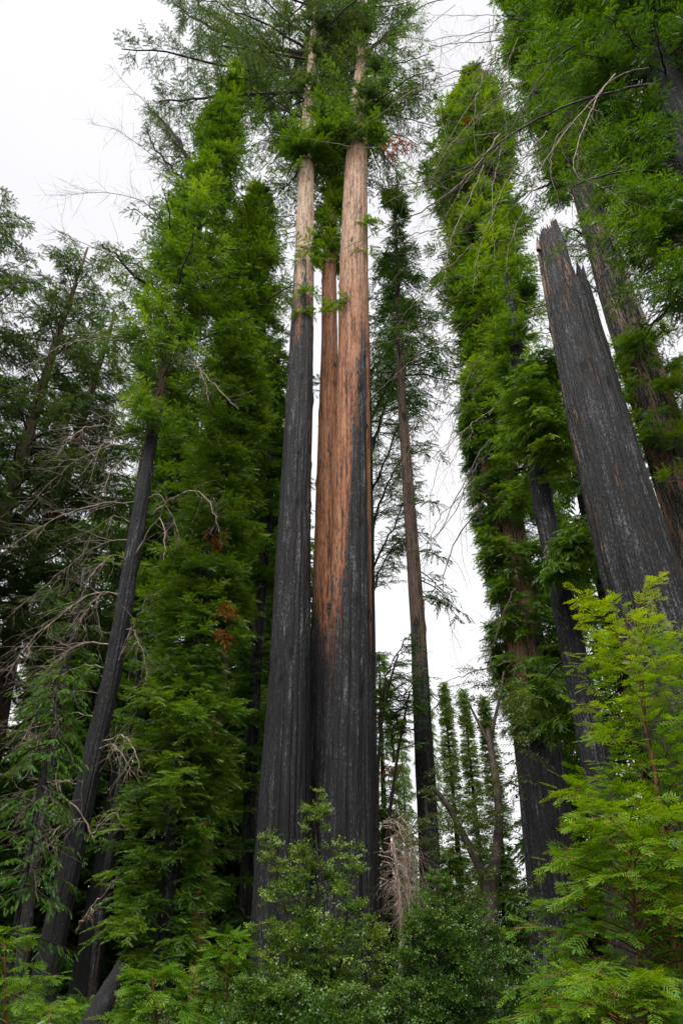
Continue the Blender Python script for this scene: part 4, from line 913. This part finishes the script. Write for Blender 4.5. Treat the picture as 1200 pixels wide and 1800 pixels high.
sapling('young_redwood', 'bright yellow-green young redwood tip glowing in front of the broken snag', 6.3,
    [(1215, 1900), (1180, 1600), (1150, 1350), (1128, 1230), (1112, 1150), (1098, 1085)], 95, .95, .42, 'lime', 31, size=.19, tone=.05, tipgain=.62, rise=.7, droop=.2, spacing=.12, r0=.035)
sapling('young_redwood', 'taller young redwood against the right frame edge with paler shoots', 6.8,
    [(1300, 1900), (1270, 1600), (1240, 1350), (1220, 1220), (1205, 1150)], 80, 1.1, .4, 'lime', 32, size=.20, tone=.0, tipgain=.4, rise=.6, droop=.25, spacing=.12)
sapling('young_redwood', 'broad young redwood with flat layered mid-green sprays filling the lower right corner', 5.2,
    [(1150, 2050), (1135, 1800), (1120, 1650), (1110, 1540), (1100, 1450)], 115, 1.05, .4, 'young', 33, size=.18, tone=.06, tipgain=.5, rise=.3, droop=.3, spacing=.11)
sapling('young_redwood', 'low young redwood with bright drooping sprays beside the black foot of the big tree', 4.6,
    [(1140, 2150), (1110, 1950), (1095, 1860), (1085, 1790), (1078, 1730)], 75, .66, .25, 'young', 34, size=.15, tone=.22, tipgain=.3, rise=.25, droop=.3, spacing=.09)
sapling('young_redwood', 'small ferny redwood shoot left of the central bushes at the bottom', 8.5,
    [(395, 1900), (398, 1800), (400, 1720), (402, 1650)], 34, .65, .15, 'young', 35, size=.2, tone=.2, tipgain=.2, rise=.3, spacing=.12)
sapling('young_redwood', 'small redwood shoot in the bottom left corner by the frame edge', 9,
    [(15, 1900), (12, 1800), (10, 1720), (8, 1650)], 40, 1.0, .2, 'young', 36, size=.24, tone=.22, tipgain=.2, rise=.3, spacing=.13)
sapling('young_redwood', 'low ferny shoot with a bare upright twig in front of the dense green column foot', 8.2,
    [(285, 1900), (278, 1820), (272, 1760), (268, 1715)], 30, .75, .15, 'young', 37, size=.22, tone=.16, tipgain=.2, rise=.3, spacing=.14)
sapling('young_redwood', 'tiny redwood seedling just left of the charred stump', 8.6,
    [(75, 1900), (82, 1840), (88, 1790), (92, 1765)], 22, .6, .15, 'young', 38, size=.2, tone=.3, tipgain=.2, rise=.2, spacing=.14)
def shrub(label, D, stems, seed, n, spread, leaf='oak', size=.24, tone=.32, name='tanoak_shrub', group=None, spacing=.075, ln=.55):
    rng = RS(seed); b0 = at(stems[0][0][0][0], 1800, D)[0]
    root = thing(name, label, 'shrub', (b0[0], D, 0), group); g = Geo()
    for pts, w, k in stems:
        C = poly3(pts, D, rng.uniform(-.3, .3), 14, rng, .02); C[0, 2] = min(C[0, 2], 0)
        tubes(g, C[None], np.linspace(.022, .005, 14)[None], 5, .5, 1)
        m = int(n * k * .52); t = .1 + .9 * rng.uniform(0, 1, m) ** 1.15; P, T = interp_curve(C[None], np.zeros(m, int), t)
        az = rng.uniform(0, 6.28, m); wL = w * np.interp(t, [0, .4, .75, 1], [1., .8, .36, .06]) * rng.uniform(.35, 1.1, m) + .03
        B = curve_pts(P, az, wL, rng.uniform(.3, .9, m), np.full(m, .3), rng, 6, .1)
        tubes(g, B, (.004 + .004 * wL)[:, None] * np.linspace(1, .4, 6)[None], 3, .5, 1)
        m2 = 4; ci = np.repeat(np.arange(m), m2); tt = rng.uniform(.35, 1, len(ci)); Q, T2 = interp_curve(B, ci, tt)
        l2 = ln * .45 * rng.uniform(.4, 1.2, len(ci)) * np.clip(wL[ci] * 2.2, .12, 1)
        B2 = curve_pts(Q, az[ci] + rng.normal(0, .9, len(ci)), l2, rng.uniform(.1, 1.2, len(ci)), np.full(len(ci), .2), rng, 5, .1)
        tubes(g, B2, np.full((len(ci), 5), .0028), 3, .5, 1)
        tn = tone + rng.normal(0, .13, len(ci)) + .22 * t[ci]
        sprays(g, B2, 'broad', size * .85 * np.clip(.40 + wL[ci] * 1.7, .40, 1), spacing * 1.9, rng, tn, tmin=.1, flat=.8, ang=(20, 60), taper=.3)
    g.build('foliage', [LF[leaf], WD], root, tuple(root.location)); print(label[:30], g.count())
    return root
shrub('airy tanoak sapling with small glossy leaves rising in front of the central trunks', 9,
    [([(560, 1860), (558, 1700), (556, 1540), (556, 1385)], .42, 1.1), ([(550, 1800), (520, 1680), (490, 1560), (475, 1440)], .30, .55), ([(565, 1800), (595, 1680), (618, 1560), (632, 1475)], .28, .45), ([(540, 1800), (500, 1720), (465, 1650), (450, 1590)], .35, .4), ([(600, 1850), (630, 1760), (650, 1680), (655, 1610)], .4, .5)], 51, 130, 1, tone=.42)
shrub('denser darker tanoak bush left of the airy sapling at the bottom of the frame', 8,
    [([(520, 1900), (515, 1830), (512, 1780), (510, 1735)], .55, 1.), ([(470, 1900), (455, 1800), (440, 1760), (432, 1725)], .4, .8), ([(590, 1900), (600, 1840), (605, 1790), (610, 1745)], .45, .8)], 52, 90, 1, tone=.20)
shrub('round tanoak bush hiding the foot of the slender redwood', 12,
    [([(775, 1900), (772, 1760), (770, 1640), (768, 1530)], .75, 1.3), ([(745, 1850), (735, 1740), (728, 1660), (725, 1600)], .5, .5), ([(810, 1850), (835, 1740), (848, 1660), (850, 1590)], .6, .6)], 53, 150, 1, tone=.18, size=.26)
shrub('low leafy bush between the central trunks and the round bush', 10,
    [([(700, 1900), (702, 1820), (704, 1760), (706, 1715)], .45, .8), ([(675, 1900), (675, 1840), (678, 1790), (682, 1755)], .35, .6)], 54, 80, 1, tone=.20)
shrub('low dark bush right of the round bush under the tanoak', 13,
    [([(880, 1900), (885, 1780), (890, 1700), (892, 1640)], .8, .9), ([(930, 1900), (932, 1800), (936, 1740), (940, 1700)], .7, .7)], 55, 100, 1, tone=.2, size=.3)
shrub('dark bush near the bottom left, behind the leaning charred stump', 12.5,
    [([(230, 1900), (232, 1820), (236, 1770), (238, 1735)], .7, .8), ([(350, 1900), (352, 1800), (354, 1740), (350, 1700)], .7, .8)], 56, 80, 1, tone=.2, size=.3)
# rust-coloured dead tufts caught in the crowns
for r, a, px, py, D in ((r5, ax5, 706, 250, 14.5), (r5, ax5, 690, 262, 14.5), (s1, axs, 395, 1065, Ds - 1.6), (s1, axs, 384, 1110, Ds - 1.6), (s1, axs, 378, 940, Ds - 1.5), (r1, axr, 815, 215, Dr - 2), (b1_, axb, 684, 1342, 30)):
    tuft(r, a.base, at(px, py, D)[0], RS(px * 3 + py), 6, .45, 'dead_tuft', size=.28, down=1.2)
